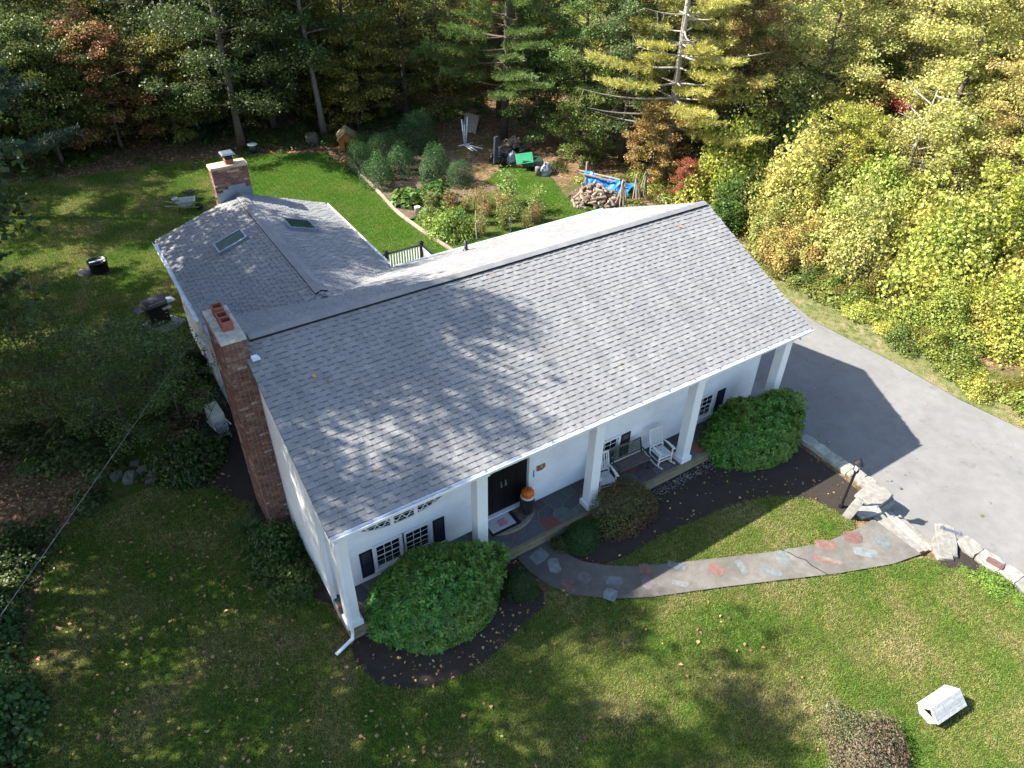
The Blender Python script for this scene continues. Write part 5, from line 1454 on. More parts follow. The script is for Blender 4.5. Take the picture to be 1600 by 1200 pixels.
# ------------------------------------------------------------------ foliage builders
def unit(a): return a / (np.linalg.norm(a, axis=1, keepdims=True) + 1e-9)
def leaf_arrays(c, d, nrm, L, W, fold=0.15):
    """one folded four-point leaf for each row"""
    s = unit(np.cross(d, nrm)); n = np.cross(s, d)
    L = np.asarray(L)[:, None]; W = np.asarray(W)[:, None]
    a = c; b = c + d * L * .5 + s * W * .5 + n * W * fold; e = c + d * L - n * L * .08; f = c + d * L * .5 - s * W * .5 + n * W * fold
    V = np.stack([a, b, e, f], 1).reshape(-1, 3)
    F = np.arange(len(c) * 4).reshape(-1, 4)
    return V, F
def rand_dirs(r, n, zb=0.0, zs=1.0):
    d = r.normal(0, 1, (n, 3)); d[:, 2] = d[:, 2] * zs + zb
    return unit(d)
def limb_tree(seed, H, cr, zlo, n_limb, leaves, lsize, r0, clump=0.55, flat=0.55, lean=(0, 0), top=0.9, taper=0.75, tip=0.35):
    """trunk and limbs (MB) and leaf arrays of a broadleaf tree"""
    r = np.random.default_rng(seed); mb = MB()
    n = 9; tp_ = []
    for i in range(n):
        t = i / (n - 1); tp_.append(Vector((lean[0] * t + r.normal(0, .06) * H * .06 * t, lean[1] * t + r.normal(0, .06) * H * .06 * t, H * top * t)))
    rad = [r0 * (1.35 if i == 0 else 1) * (1 - taper * i / (n - 1)) for i in range(n)]
    mb.tube(tp_, rad, 9)
    def tr(z):
        t = min(max(z / (H * top), 0), 1) * (n - 1); i = min(int(t), n - 2); return tp_[i].lerp(tp_[i + 1], t - i), rad[i] + (rad[i + 1] - rad[i]) * (t - i)
    cl = []
    for i in range(n_limb):
        f = (i + r.uniform(0, .8)) / n_limb; z = zlo + (H * top - zlo) * f ** 0.95
        p, rr = tr(z); a = i * 2.39996 + r.uniform(-.5, .5)
        prof = math.sin(math.pi * min(1, 0.30 + 0.62 * f)) ** 0.7
        Lb = cr * prof * r.uniform(.7, 1.1)
        upw = 0.15 + 0.5 * f
        dr = Vector((math.cos(a), math.sin(a), upw)).normalized()
        q = []
        for k in range(5):
            t = k / 4; q.append(p + dr * Lb * t + Vector((r.normal(0, .05), r.normal(0, .05), -0.10 * t * t)) * Lb * .6)
        mb.tube(q, [max(.012, rr * tip * 1.2 * (1 - .85 * k / 4)) for k in range(5)], 5, False)
        m = max(3, int(3 + Lb * 1.3))
        for k in range(m):
            t = 0.35 + 0.65 * (k + r.random()) / m; j = min(int(t * 4), 3); b = q[j].lerp(q[j + 1], t * 4 - j)
            off = Vector((r.normal(0, .55), r.normal(0, .55), r.normal(0.05, .28))) * (0.45 + .2 * Lb * .5)
            e = b + off
            mb.tube([b, b.lerp(e, .5) + Vector((0, 0, .05)), e], [.012, .009, .005], 3, False)
            cl.append((e, 1.0)); 
    cl.append((tp_[-1], 1.2))
    C = np.array([c[0][:] for c in cl]); k = len(C)
    idx = r.integers(0, k, leaves)
    sz = clump * r.uniform(.65, 1.35, k)[idx][:, None]
    off = r.normal(0, 1, (leaves, 3)); off = off / (1e-6 + np.linalg.norm(off, axis=1, keepdims=True)) * (r.random((leaves, 1)) ** 0.45)
    P = C[idx] + off * sz * np.array([1.0, 1.0, flat])
    d = rand_dirs(r, leaves, -.25, .5); nr = rand_dirs(r, leaves, 1.2, .8)
    L = lsize * r.uniform(.6, 1.25, leaves)
    V, F = leaf_arrays(P, d, nr, L, L * r.uniform(.6, .9, leaves))
    return mb, V, F
def pine_tree(seed, H, zlo, Lmax, r0, dens=1.0, bare=0.0, nl=0.21):
    r = np.random.default_rng(seed); mb = MB()
    mb.tube([(0, 0, 0), (r.normal(0, .1), r.normal(0, .1), H * .5), (0, 0, H)], [r0, r0 * .65, .03], 9)
    P, D = [], []
    z = zlo
    while z < H - .3:
        f = (z - zlo) / (H - zlo); nb = r.integers(3, 6); a0 = r.uniform(0, 6.28)
        for b in range(nb):
            a = a0 + b * 6.283 / nb + r.normal(0, .25); L = Lmax * (1 - f) ** .75 * r.uniform(.55, 1.1) + .4
            dv = np.array([math.cos(a), math.sin(a), 0]); q = []
            for k in range(6):
                t = k / 5; q.append(Vector((*(dv[:2] * L * t), z + L * (0.10 * t - .16 * t * (1 - t) + .02 * t * t))))
            mb.tube(q, [.035 * (1 - .8 * k / 5) * (L / 3 + .35) for k in range(6)], 5, False)
            if r.random() < bare and f < .5: 
                for k in range(5):
                    t = r.uniform(.3, 1); j = min(int(t * 5), 4); c = q[j].lerp(q[j + 1], t * 5 - j); mb.tube([c, c + Vector(r.normal(0, .35, 3)) * 1.0], [.012, .004], 3, False)
                continue
            side = np.array([-dv[1], dv[0], 0]); m = int(11 * L * dens)
            for k in range(m):
                t = .28 + .72 * r.random(); j = min(int(t * 5), 4); c = np.array(q[j].lerp(q[j + 1], t * 5 - j)[:])
                w = (.12 + .42 * (1 - abs(t - .6))) * L * .42; s = r.uniform(-1, 1)
                tipv = c + side * s * w + dv * abs(s) * w * .5 + np.array([0, 0, r.normal(.04, .05)])
                if k % 3 == 0: mb.tube([Vector(c), Vector(tipv)], [.010, .004], 3, False)
                for u in (1.0, .55):
                    P.append(c + (tipv - c) * u + r.normal(0, .03, 3)); D.append((dv * .6 + side * s * .9 + np.array([0, 0, .35])))
        z += r.uniform(.45, .75)
    P = np.array(P); D = unit(np.array(D)); nn = 10
    c = np.repeat(P, nn, 0) + r.normal(0, .035, (len(P) * nn, 3)); d = unit(np.repeat(D, nn, 0) + r.normal(0, .55, (len(P) * nn, 3)))
    N_ = len(c); L = nl * r.uniform(.7, 1.2, N_)
    V, F = leaf_arrays(c, d, rand_dirs(r, N_), L, np.full(N_, .024), 0)
    return mb, V, F
def mound(seed, rx, ry, h, leaves, lsize, lump=0.25, shell=0.72, up=0.6, aspect=.75, zlow=0.0):
    """leafy mound: leaves through a lumpy half-ellipsoid, denser to the outside"""
    r = np.random.default_rng(seed)
    d = rand_dirs(r, leaves, .25, 1.0); d[:, 2] = np.abs(d[:, 2]) * 1.0 - zlow * r.random(leaves); d = unit(d)
    K = 26; ld = rand_dirs(r, K, .3); la = r.uniform(-.5, 1, K) * lump
    lumpv = 1 + (np.exp(-((1 - d @ ld.T) / .09)) * la).sum(1)
    rad = (shell + (1 - shell) * r.random(leaves) ** .5) * lumpv * (1 + r.normal(0, .03, leaves))
    P = d * rad[:, None] * np.array([rx, ry, h]); P[:, 2] = np.maximum(P[:, 2], .04 + .1 * r.random(leaves))
    nr = unit(d * np.array([1 / rx, 1 / ry, 1 / h]) * up + rand_dirs(r, leaves, .4) * .75)
    dd = unit(np.cross(nr, rand_dirs(r, leaves))); dd[:, 2] -= .25; dd = unit(dd)
    L = lsize * r.uniform(.6, 1.25, leaves)
    V, F = leaf_arrays(P, dd, nr, L, L * aspect * r.uniform(.75, 1.1, leaves))
    mb = MB()
    for i in range(9):
        a = r.uniform(0, 6.28); e = Vector((rx * .7 * math.cos(a), ry * .7 * math.sin(a), h * r.uniform(.45, .8)))
        mb.tube([(r.normal(0, .05), r.normal(0, .05), -.05), e * .5 + Vector((0, 0, .1)), e], [.03, .02, .008], 5, False)
    return mb, V, F
def thicket(seed, leaves, lsize, spread=1.7, h0=1.1, h1=3.3):
    r = np.random.default_rng(seed); Vs = []; mb = MB(); K = 11
    per = leaves // K
    for i in range(K):
        a = i * 2.4 + r.uniform(-.5, .5); q = spread * math.sqrt((i + .3) / K); c = np.array([q * math.cos(a), q * math.sin(a), 0])
        kk = min(1.0, spread / 1.7 + .1)
        hh = (h1 - (h1 - h0) * (q / spread) ** 1.3) * r.uniform(.7, 1.12); rr_ = r.uniform(.65, 1.15) * kk
        m_, V, F = mound(seed * 13 + i, rr_, rr_ * r.uniform(.8, 1.2), hh, per, lsize, .55, .35, .55, .95)
        Vs.append(V + np.repeat(c[None], len(V), 0))
        for k in range(3):
            e = Vector((c[0] + r.normal(0, .5 * kk), c[1] + r.normal(0, .5 * kk), hh * r.uniform(.9, 1.25))); b = Vector((c[0], c[1], 0)); mb.tube([b, b.lerp(e, .6) + Vector(r.normal(0, .1, 3)), e], [.03, .018, .006], 4, False)
            n = int(60 * kk); t = r.uniform(.45, 1, n)[:, None]; P = np.array(b[:]) * (1 - t) + np.array(e[:]) * t + r.normal(0, .16 * kk, (n, 3))
            V2, _ = leaf_arrays(P, rand_dirs(r, n, -.3, .6), rand_dirs(r, n, .9), lsize * r.uniform(.6, 1.2, n), lsize * .8 * r.uniform(.6, 1.1, n)); Vs.append(V2)
    V = np.concatenate(Vs)
    return mb, V, np.arange(len(V)).reshape(-1, 4)
def whorls(seed, rx, ry, h, n, per, L0, W0, inner=0.40, lump=.15):
    """rhododendron: rosettes of long leaves over a lumpy dome"""
    r = np.random.default_rng(seed)
    d = rand_dirs(r, n, .3); d[:, 2] = np.abs(d[:, 2]) - .12 * r.random(n); d = unit(d)
    K = 30; ld = rand_dirs(r, K, .3); la = r.uniform(-.6, 1, K) * lump
    lv = 1 + (np.exp(-((1 - d @ ld.T) / .06)) * la).sum(1)
    rad = np.where(r.random(n) < inner, r.uniform(.72, .92, n), r.uniform(.93, 1.03, n)) * lv
    P = d * rad[:, None] * np.array([rx, ry, h]); P[:, 2] = np.maximum(P[:, 2], .05)
    ax = unit(d * np.array([1 / rx, 1 / ry, 1 / h]) * .8 + np.array([0, 0, .55]) + r.normal(0, .22, (n, 3)))
    t1 = unit(np.cross(ax, rand_dirs(r, n))); t2 = np.cross(ax, t1)
    ph = r.uniform(0, 6.28, n)
    Vs, k = [], 0
    for i in range(per):
        a = ph + i * 6.283 / per + r.normal(0, .18, n)
        el = r.uniform(.05, .55, n)
        dd = unit((t1 * np.cos(a)[:, None] + t2 * np.sin(a)[:, None]) * np.cos(el)[:, None] + ax * np.sin(el)[:, None])
        L = L0 * r.uniform(.7, 1.15, n); W = W0 * r.uniform(.8, 1.15, n)
        s = unit(np.cross(dd, ax)); nn = np.cross(s, dd)
        c = P + dd * .012
        q = [c, c + dd * (L * .38)[:, None] + s * (W * .5)[:, None] + nn * (W * .15)[:, None], c + dd * (L * .75)[:, None] + s * (W * .4)[:, None] + nn * (W * .05)[:, None], c + dd * L[:, None] - nn * (L * .14)[:, None],
             c + dd * (L * .75)[:, None] - s * (W * .4)[:, None] + nn * (W * .05)[:, None], c + dd * (L * .38)[:, None] - s * (W * .5)[:, None] + nn * (W * .15)[:, None]]
        Vs.append(np.stack(q, 1).reshape(-1, 3))
    V = np.concatenate(Vs); F = np.arange(len(V)).reshape(-1, 6)
    mb = MB()
    for i in range(40):
        j = r.integers(0, n); e = Vector(P[j]) * .96; mb.tube([(r.normal(0, .12), r.normal(0, .12), -.05), Vector((e.x * .5, e.y * .5, e.z * .35)), e], [.035, .022, .008], 5, False)
    return mb, V, F
def meshes(name, data, leafmat, bark):
    mb, V, F = data
    return mb.mesh(name + '_trunk', bark, True), np_mesh(name + '_crown', V, F, [leafmat])
def plant(name, pr, loc, rz, s, color, label, cat, group=None, tname='trunk', cname='crown'):
    t = empty(name, loc, rz, label, cat, group)
    t.scale = (s, s, s) if not hasattr(s, '__len__') else s
    a = bpy.data.objects.new(tname, pr[0]); link(a, t)
    b = bpy.data.objects.new(cname, pr[1]); link(b, t); b.color = (*color, 1)
    return t

# prototypes
OAK = [meshes('tall_tree', limb_tree(101 + k, 20.5, 4.6, 4.5, 42, 36000, .21, .30, 1.0, .65), M['leaf'], M['bark']) for k in range(3)]
OAKS = [meshes('tall_tree', limb_tree(111 + k, 20.5, 4.6, 4.0, 22, 8500, .21, .28, .8, .55), M['leaf'], M['bark']) for k in range(2)]
EDGE = [meshes('edge_tree', limb_tree(201 + k, 13, 3.4, 1.6, 34, 34000, .115, .17, .62, .55), M['leaf'], M['bark']) for k in range(3)]
PALE = meshes('pale_tree', limb_tree(231, 13, 3.2, 3.2, 28, 18000, .14, .16, .6, .55, (-.6, .4)), M['leaf'], M['palebark'])
SMALL = [meshes('small_tree', limb_tree(251 + k, 5.6, 2.3, .6, 26, 12000, .115, .08, .45, .5), M['leaf'], M['bark']) for k in range(3)]
PINE = [meshes('pine', pine_tree(301 + k, 15, 3.0, 4.6, .24, 2.3, .08), M['needle'], M['bark']) for k in range(2)]
BARE = meshes('bare_pine', pine_tree(311, 14, 2.6, 4.4, .20, 2.6, .35), M['needle'], M['twig'])
MOUND = [meshes('thicket', thicket(401 + k, 27000, .125), M['leaf'], M['bark']) for k in range(4)]
LOW = [meshes('low_shrub', thicket(421 + k, 5200, .10, .75, .35, .95), M['leaf'], M['bark']) for k in range(2)]
EVER = [meshes('evergreen', mound(431 + k, .82, .82, 1.75, 9000, .075, .38, .6, .8, .35), M['leaf'], M['bark']) for k in range(3)]
RHOD = meshes('rhododendron', whorls(451, 1.62, 1.16, 1.70, 2700, 9, .135, .044), M['glossleaf'], M['bark'])
RHOD2 = meshes('rhododendron', whorls(452, 1.60, 1.10, 1.85, 2700, 9, .125, .04), M['glossleaf'], M['bark'])
BOX = [meshes('boxwood', mound(461 + k, .52, .46, .72, 9000, .035, .08, .8, .7, .6), M['leaf'], M['bark']) for k in range(2)]
AZ = meshes('azalea', mound(471, .92, .80, 1.05, 11000, .055, .22, .65, .8, .5), leaf_mat('azalea_leaves', 0.16, .5, .25, .5, .3, 1.2), M['bark'])
PURP = meshes('purple_shrub', mound(481, .95, .85, .85, 15000, .06, .7, .35, .5, .5), leaf_mat('purple_shrub_leaves', .14, .5, .25, .6, .3, 1.0), M['palebark'])

YG = (0.42, 0.44, 0.09); LYG = (0.52, 0.50, 0.14); OLV = (0.17, 0.16, 0.03); GRN = (0.075, 0.125, 0.028); DGR = (0.035, 0.07, 0.022); YEL = (0.40, 0.31, 0.045); ORG = (0.34, 0.16, 0.05); RED = (0.35, 0.045, 0.05); BRN = (0.20, 0.10, 0.045); MGR = (0.12, 0.17, 0.035); BLG = (0.045, 0.085, 0.055)
rt = random.Random(77)
def tree(kind, x, y, s, col, label, cat='tree', name='tree', group=None, rz=None, dz=-.05):
    return plant(name, kind, at(x, y, dz), rt.uniform(0, 6.28) if rz is None else rz, s, col, label, cat, group)

# tall trees along the left boundary; they stand left of the frame and shade lawn and roof
for i, (x, y, s, k) in enumerate(((-7.7, 10.8, .97, 0), (-9.3, 12.2, .99, 1), (-9.6, 2.4, .80, 1), (-8.0, 17.2, .96, 2), (-10.6, 24.5, .72, 0), (-9.0, 6.8, .90, 1), (-11.5, 3.4, 1.06, 2), (-12.5, -2.5, 1.0, 1), (-13.8, 8.5, 1.0, 1), (-14.2, 19.5, 1.0, 0), (-10.5, 13.6, .92, 2), (-15, 42, .95, 1))):
    tree(OAKS[i % 2] if (y < 7.5 or y > 22 or x < -13) else OAK[k], x, y, s, (0.075, 0.105, 0.025), 'tall green tree at the left boundary whose crown shades the lawn and roof', name='boundary_tree', group='tall trees along the left boundary')
# back edge of the lawn
tree(EDGE[0], 7.4, 33.6, 1.25, (0.085, .115, .035), 'green tree with a stout trunk at the lawn edge straight behind the rear chimney')
tree(PALE, 12.3, 33.1, 1.15, (0.09, .125, .035), 'tree with a slim pale leaning trunk left of the dog house')
tree(PINE[0], 21.6, 27.2, 1.05, (0.13, 0.20, 0.05), 'tall pine with a thick grey trunk above the log heap', name='pine_tree', cat='pine tree')
tree(PALE, 5.85, 38.5, 1.2, (0.07, .09, .025), 'slim tree in the shaded wood that carries the white nesting box')
tree(EDGE[1], 3.6, 45.5, 1.2, OLV, 'leaning dark trunk deep in the shaded wood at upper left')
tree(SMALL[0], 1.4, 37.0, 1.25, (0.30, .16, .07), 'low maple with rusty brown leaves in the shaded wood at upper left', name='maple_tree', cat='maple tree')
tree(SMALL[1], -1.8, 36.2, 1.2, (0.10, .13, .03), 'small dark green tree at the left end of the back lawn')
tree(SMALL[2], 4.4, 36.2, 1.1, (0.22, .21, .05), 'small olive green tree between the rusty maple and the stout trunk')
tree(EDGE[2], 10.2, 36.4, 1.1, (0.09, .125, .035), 'dark green tree behind the gap between the two lawn-edge trunks')
tree(EDGE[0], 15.2, 35.6, 1.05, (0.24, .23, .05), 'olive yellow tree behind the dog house')
tree(SMALL[1], 14.6, 33.2, 1.15, (0.28, .25, .05), 'small yellow-olive tree leaning over the dog house')
tree(EDGE[1], 18.4, 34.2, 1.1, (0.21, .21, .05), 'olive green tree behind the tall dark garden shrub')
tree(SMALL[0], 19.6, 31.6, 1.2, (0.20, .20, .045), 'small olive tree behind the propped grey board')
tree(EDGE[2], 23.6, 31.0, 1.05, (0.24, .20, .05), 'yellowish brown tree behind the thick pine trunk')
tree(SMALL[2], 22.8, 25.4, 1.0, (0.07, .11, .025), 'leafy green sapling just right of the log heap')
tree(EDGE[0], 24.6, 23.6, .92, (0.17, .23, .06), 'green leafy tree over the garden cart')
tree(EDGE[1], 25.4, 20.6, .85, (0.15, .21, .08), 'blue-green leafy tree behind the grey wooden post')
tree(SMALL[1], 23.2, 21.2, .8, (0.16, .22, .05), 'low green bushy tree right of the crumpled grey sheet')
# right-hand wood edge
tree(BARE, 26.2, 17.8, 1.08, (0.50, .46, .12), 'yellowing pine with long sunlit boughs and bare grey twigs behind the firewood', name='pine_tree', cat='pine tree')
tree(SMALL[0], 24.9, 17.4, .78, (0.38, .24, .09), 'small tan and pink leaved tree beside the leaning stakes')
tree(SMALL[2], 25.0, 15.0, .38, (0.36, .15, .07), 'low red-orange sapling above the far roof corner')
tree(EDGE[2], 29.6, 16.6, .8, (0.30, .21, .08), 'rusty brown tree right of the yellowing pine')
tree(PINE[1], 31.2, 20.0, .9, (0.12, .17, .05), 'green pine standing behind the yellowing pine', name='pine_tree', cat='pine tree')
tree(EDGE[1], 29.0, 22.6, .9, (0.34, .31, .08), 'golden olive tree behind the yellowing pine on its left')
tree(EDGE[0], 33.2, 14.2, .95, (0.46, .47, .15), 'yellow-olive tree upper right above the vine thickets')
tree(EDGE[2], 34.3, 7.6, 1.05, (0.52, .50, .16), 'yellow tree with a thick dark leaning trunk upper right', rz=1.0)
tree(EDGE[1], 36.8, 11.6, 1.0, (0.44, .44, .14), 'olive yellow tree behind the bare pale snag')
tree(EDGE[0], 33.6, 3.4, .9, (0.50, .47, .15), 'bright golden maple at the right edge of the photo', name='maple_tree', cat='maple tree')
tree(EDGE[2], 36.4, -.4, 1.0, (0.54, .50, .21), 'tan gold tree in the upper right corner')
tree(SMALL[1], 34.6, 10.0, .95, RED, 'crimson leaved sapling among the yellow trees upper right')
tree(SMALL[2], 29.8, 9.6, 1.0, (0.38, .36, .07), 'yellow-green sapling behind the vine thickets')
tree(SMALL[0], 30.6, 5.2, 1.15, (0.42, .42, .12), 'yellow sapling behind the vine thicket closest to the driveway bend')
tree(SMALL[1], 30.2, 1.0, 1.2, (0.42, .43, .08), 'pale green small tree at the right edge above the driveway')
dead = MB(); rr_ = np.random.default_rng(5)
dead.tube([(0, 0, 0), (.2, .1, 3), (.7, .2, 6.2)], [.13, .09, .03], 7)
for i in range(26):
    z = rr_.uniform(2.2, 6.0); p = Vector((.1 * z, .03 * z, z)); a = rr_.uniform(0, 6.28); L = rr_.uniform(.8, 2.0); e = p + Vector((math.cos(a) * L, math.sin(a) * L, rr_.uniform(-.1, .7)))
    dead.tube([p, p.lerp(e, .5) + Vector(rr_.normal(0, .12, 3)), e], [.035, .022, .008], 5, False)
    for k in range(3): q = p.lerp(e, rr_.uniform(.4, 1)); dead.tube([q, q + Vector(rr_.normal(0, .4, 3))], [.012, .004], 3, False)
sn = empty('dead_tree', at(31.6, 7.4), 0, 'bare pale grey snag with twisted twigs among the yellow trees', 'dead tree'); dead.obj('trunk', M['twig'], sn, None, True)
# vine-covered thickets along the driveway
TH = [((27.4, 14.0), (1.25, 1.1, 1.25), YG, 'bright yellow-green vine thicket right beyond the roof ridge end'),
      ((25.2, 11.6), (.8, .8, .75), MGR, 'dark green thicket beside the right end of the roof'),
      ((27.2, 10.2), (1.1, 1.1, 1.2), LYG, 'tall pale green vine thicket, second along the driveway'),
      ((25.0, 7.6), (.75, .8, .62), (0.42, .34, .10), 'low tan and green thicket where the driveway starts'),
      ((26.4, 5.6), (1.0, 1.0, 1.05), (0.46, .44, .14), 'yellow vine thicket arching over a dark hollow'),
      ((28.6, 6.8), (1.1, 1.1, 1.3), YG, 'high vine thicket behind the arching yellow one'),
      ((27.6, 2.2), (1.15, 1.1, 1.25), (0.42, .45, .10), 'large bright green thicket left of the right photo edge'),
      ((26.0, 3.0), (.55, .6, .55), OLV, 'low olive shrub in front of the arching thicket'),
      ((29.4, -.8), (1.2, 1.2, 1.35), LYG, 'large pale yellow-green thicket at the right photo edge'),
      ((26.6, -1.0), (.85, .85, .8), YG, 'bright green bush close to the driveway on the right'),
      ((26.2, -3.8), (.8, .9, .7), (0.40, .43, .09), 'bright low bush at the right photo edge by the driveway'),
      ((29.8, -4.6), (1.2, 1.2, 1.2), YG, 'tall bush just beyond the right photo edge'),
      ((30.4, 12.4), (1.1, 1.1, 1.2), (0.13, .18, .04), 'dark green thicket behind the vine mounds'),
      ((25.7, 9.2), (.7, .75, .7), (0.36, .36, .10), 'low yellow-green thicket between the roof end and the tan one'),
      ((25.4, .9), (.6, .7, .5), (0.34, .38, .08), 'low green thicket filling the gap along the driveway, opposite the last column'),
      ((28.8, 4.3), (1.0, 1.0, 1.2), (0.44, .42, .10), 'yellow thicket between the arching one and the large bright one'),
      ((25.9, -5.9), (.8, .8, .6), (0.38, .42, .09), 'low yellow-green thicket where the driveway leaves the photo'),
      ((31.2, 8.8), (1.1, 1.1, 1.35), (0.40, .40, .11), 'tall yellow-green thicket under the bare pale snag')]
for i, ((x, y), s, c, lb) in enumerate(TH): tree(MOUND[i % 4], x, y, s, c, lb, 'thicket', 'thicket')
gp = 0
for i in range(26):
    y = -7 + i * .62 + rt.uniform(-.2, .2); x = 23.55 + rt.uniform(-.3, .7) + (0.5 if y > 2 else .1) - .25 * (y < -1)
    tree(LOW[i % 2], x, y, (rt.uniform(.55, .95), rt.uniform(.55, .95), rt.uniform(.35, .7)), rt.choice((YG, MGR, OLV, (0.22, .26, .05))), 'low weedy shrub in the fringe along the far driveway edge', 'shrub', 'weedy_shrub', 'weedy fringe along the driveway')
# left-hand shrubs
for (x, y, s, c, lb) in ((-7.4, 2.2, (1.1, 1.3, 1.0), (0.08, .15, .035), 'dark green shrub in the lower left corner of the photo'), (-7.6, 4.6, (1.1, 1.2, 1.2), (0.08, .14, .035), 'dark green shrub at the left photo edge above the corner one'), (-6.6, 6.8, (1.0, .9, .8), (0.06, .10, .025), 'shrub at the left end of the loose stone row'), 
                         (-1.75, 7.9, (1.05, 1.0, 1.35), (0.06, .115, .028), 'large dark green shrub left of the brick chimney'), (-1.5, 11.6, (.9, 1.0, 1.3), (0.09, .13, .03), 'leafy shrub below the service mast'), 
                         (-0.75, 3.2, (.8, .9, .95), (0.085, .15, .035), 'green bush at the foot of the brick chimney'), (-0.55, 2.0, (.6, .7, .6), (0.08, .145, .035), 'low bush against the left gable wall'), (-0.6, 12.9, (.6, .8, 1.1), (0.06, .10, .03), 'climbing leafy shrub against the wing wall')):
    tree(LOW[rt.randrange(2)], x, y, s, c, lb, 'shrub', 'shrub')
tree(PINE[1], -7.0, 16.6, .55, (0.06, .095, .045), 'dark pine boughs reaching over the lawn from the left photo edge, lower one', name='pine_tree', cat='pine tree')
tree(PINE[0], -7.3, 22.5, .6, (0.055, .09, .045), 'dark pine boughs at the left photo edge level with the round bin', name='pine_tree', cat='pine tree')
tree(PINE[0], -5.9, 30.5, .95, BLG, 'blue-green pine reaching in from the left photo edge', name='pine_tree', cat='pine tree')
FEATH = meshes('feathery_shrub', limb_tree(271, 4.2, 1.9, .3, 30, 8500, .08, .05, .42, .45), M['leaf'], M['bark'])
tree(FEATH, -3.1, 10.3, 1.0, (0.15, .21, .06), 'feathery thin-leaved tall shrub beyond the loose stone row', 'shrub', 'feathery_shrub')
tree(FEATH, -1.55, 9.9, .9, (0.15, .22, .06), 'feathery tall shrub beside the cream heat pump', 'shrub', 'feathery_shrub')
tree(FEATH, -5.0, 12.0, 1.05, (0.13, .18, .05), 'feathery shrub in deep shade near the left photo edge', 'shrub', 'feathery_shrub')
# arching grass clump by the chimney
def blades(seed, n, h, spread, w, droop):
    r = np.random.default_rng(seed); V = []; F = []
    for i in range(n):
        a = r.uniform(0, 6.28); hh = h * r.uniform(.6, 1.1); sp = spread * r.uniform(.3, 1.1); b = len(V)
        o = np.array([r.normal(0, .06), r.normal(0, .06), 0]); d = np.array([math.cos(a), math.sin(a), 0]); s = np.array([-d[1], d[0], 0]) * w
        for k in range(5):
            t = k / 4; p = o + d * sp * t ** 1.4 + np.array([0, 0, hh * (t - droop * t * t)]); ww = (1 - t) ** .6 + .03; V += [p - s * ww, p + s * ww]
        for k in range(4): F.append((b + 2 * k, b + 2 * k + 1, b + 2 * k + 3, b + 2 * k + 2))
    return np.array(V), np.array(F)
V, F = blades(3, 150, .75, .65, .012, .45)
lily = np_mesh('lily_clump', V, F, [M['leaf']])
for i, (x, y, lb) in enumerate(((-1.15, 4.35, 'arching strap-leaf clump at the chimney foot, nearer the lawn'), (-1.0, 3.2, 'arching strap-leaf clump in front of the gable wall bush'), (-0.7, 1.5, 'small strap-leaf clump by the corner of the gable wall'))):
    o = bpy.data.objects.new('lily_clump', lily); link(o); o.location = at(x, y); o.rotation_euler = (0, 0, i * 2.1); o.scale = (1 - .2 * i,) * 3; o.color = (0.10, .17, .05, 1); tag(o, lb, 'plant')
# shrubs in the front beds
plant('rhododendron', RHOD, at(2.06, -0.42, .0), -0.12, 1.0, (0.11, .21, .03), 'large rounded rhododendron in the left bed before the front windows', 'rhododendron', None, 'stems')
plant('rhododendron', RHOD2, at(13.32, -0.38, .0), -0.15, 1.0, (0.115, .225, .03), 'large rounded rhododendron before the last porch column by the driveway', 'rhododendron', None, 'stems')
plant('boxwood', BOX[0], at(6.40, -0.76), 0.4, 1.0, (0.05, .105, .025), 'small rounded green bush right of the walk beside the porch', 'shrub', None, 'stems')
plant('boxwood', BOX[1], at(4.14, -1.16), 2.0, .95, (0.04, .085, .025), 'small dark rounded bush left of the walk beside the rhododendron', 'shrub', None, 'stems')
plant('azalea', AZ, at(7.98, -0.62), 0.1, (1.12, .95, 1.05), (0.13, .11, .035), 'reddish green azalea shrub in front of the bench', 'azalea', None, 'stems')
plant('purple_shrub', PURP, at(7.65, -8.95), 0.9, (1.15, .9, .75), (0.16, .12, .08), 'purplish brown shrub cut by the bottom edge of the photo', 'shrub', None, 'stems')
for (x, y, s, lb) in ((14.75, -7.55, .5, 'low bright green plant in the small bed along the wall'), (14.8, -8.15, .32, 'smaller bright green plant further along the small bed'), (14.45, -6.95, .25, 'tiny green plant at the lawn corner of the small bed')):
    tree(LOW[0], x, y, (s, s, s * .5), (0.20, .30, .05), lb, 'plant', 'bedding_plant')
plant('bedding_plant', LOW[1], at(5.85, -.62), 1.0, (.25, .3, .3), (0.10, .13, .04), 'small weed tuft between walk and porch', 'plant')
# evergreen shrubs and vegetables in the garden
for i, (x, y, s, lb) in enumerate(((11.95, 26.8, .95, 'dark rounded garden shrub nearest the lawn corner and dog house'), (12.05, 24.4, 1.0, 'dark rounded garden shrub nearest the lawn edge boards'), (13.75, 25.1, 1.08, 'dark rounded garden shrub in the middle of the group'), (13.75, 27.5, .95, 'dark garden shrub behind the middle one'), (16.1, 28.3, 1.25, 'tallest dark garden shrub at the back of the group'), (14.9, 23.6, 1.08, 'dark garden shrub right of the middle one'), (15.75, 22.3, .82, 'smallest dark garden shrub on the right of the group'), (12.9, 28.9, .7, 'low dark garden shrub behind the others'))):
    plant('garden_shrub', EVER[i % 3], at(x, y), i * 1.3, (s * rt.uniform(.9, 1.2), s * rt.uniform(.9, 1.2), s * rt.uniform(.82, 1.08)), (0.065, .135, .04), lb, 'shrub', 'evergreen shrubs in the garden', 'stems')
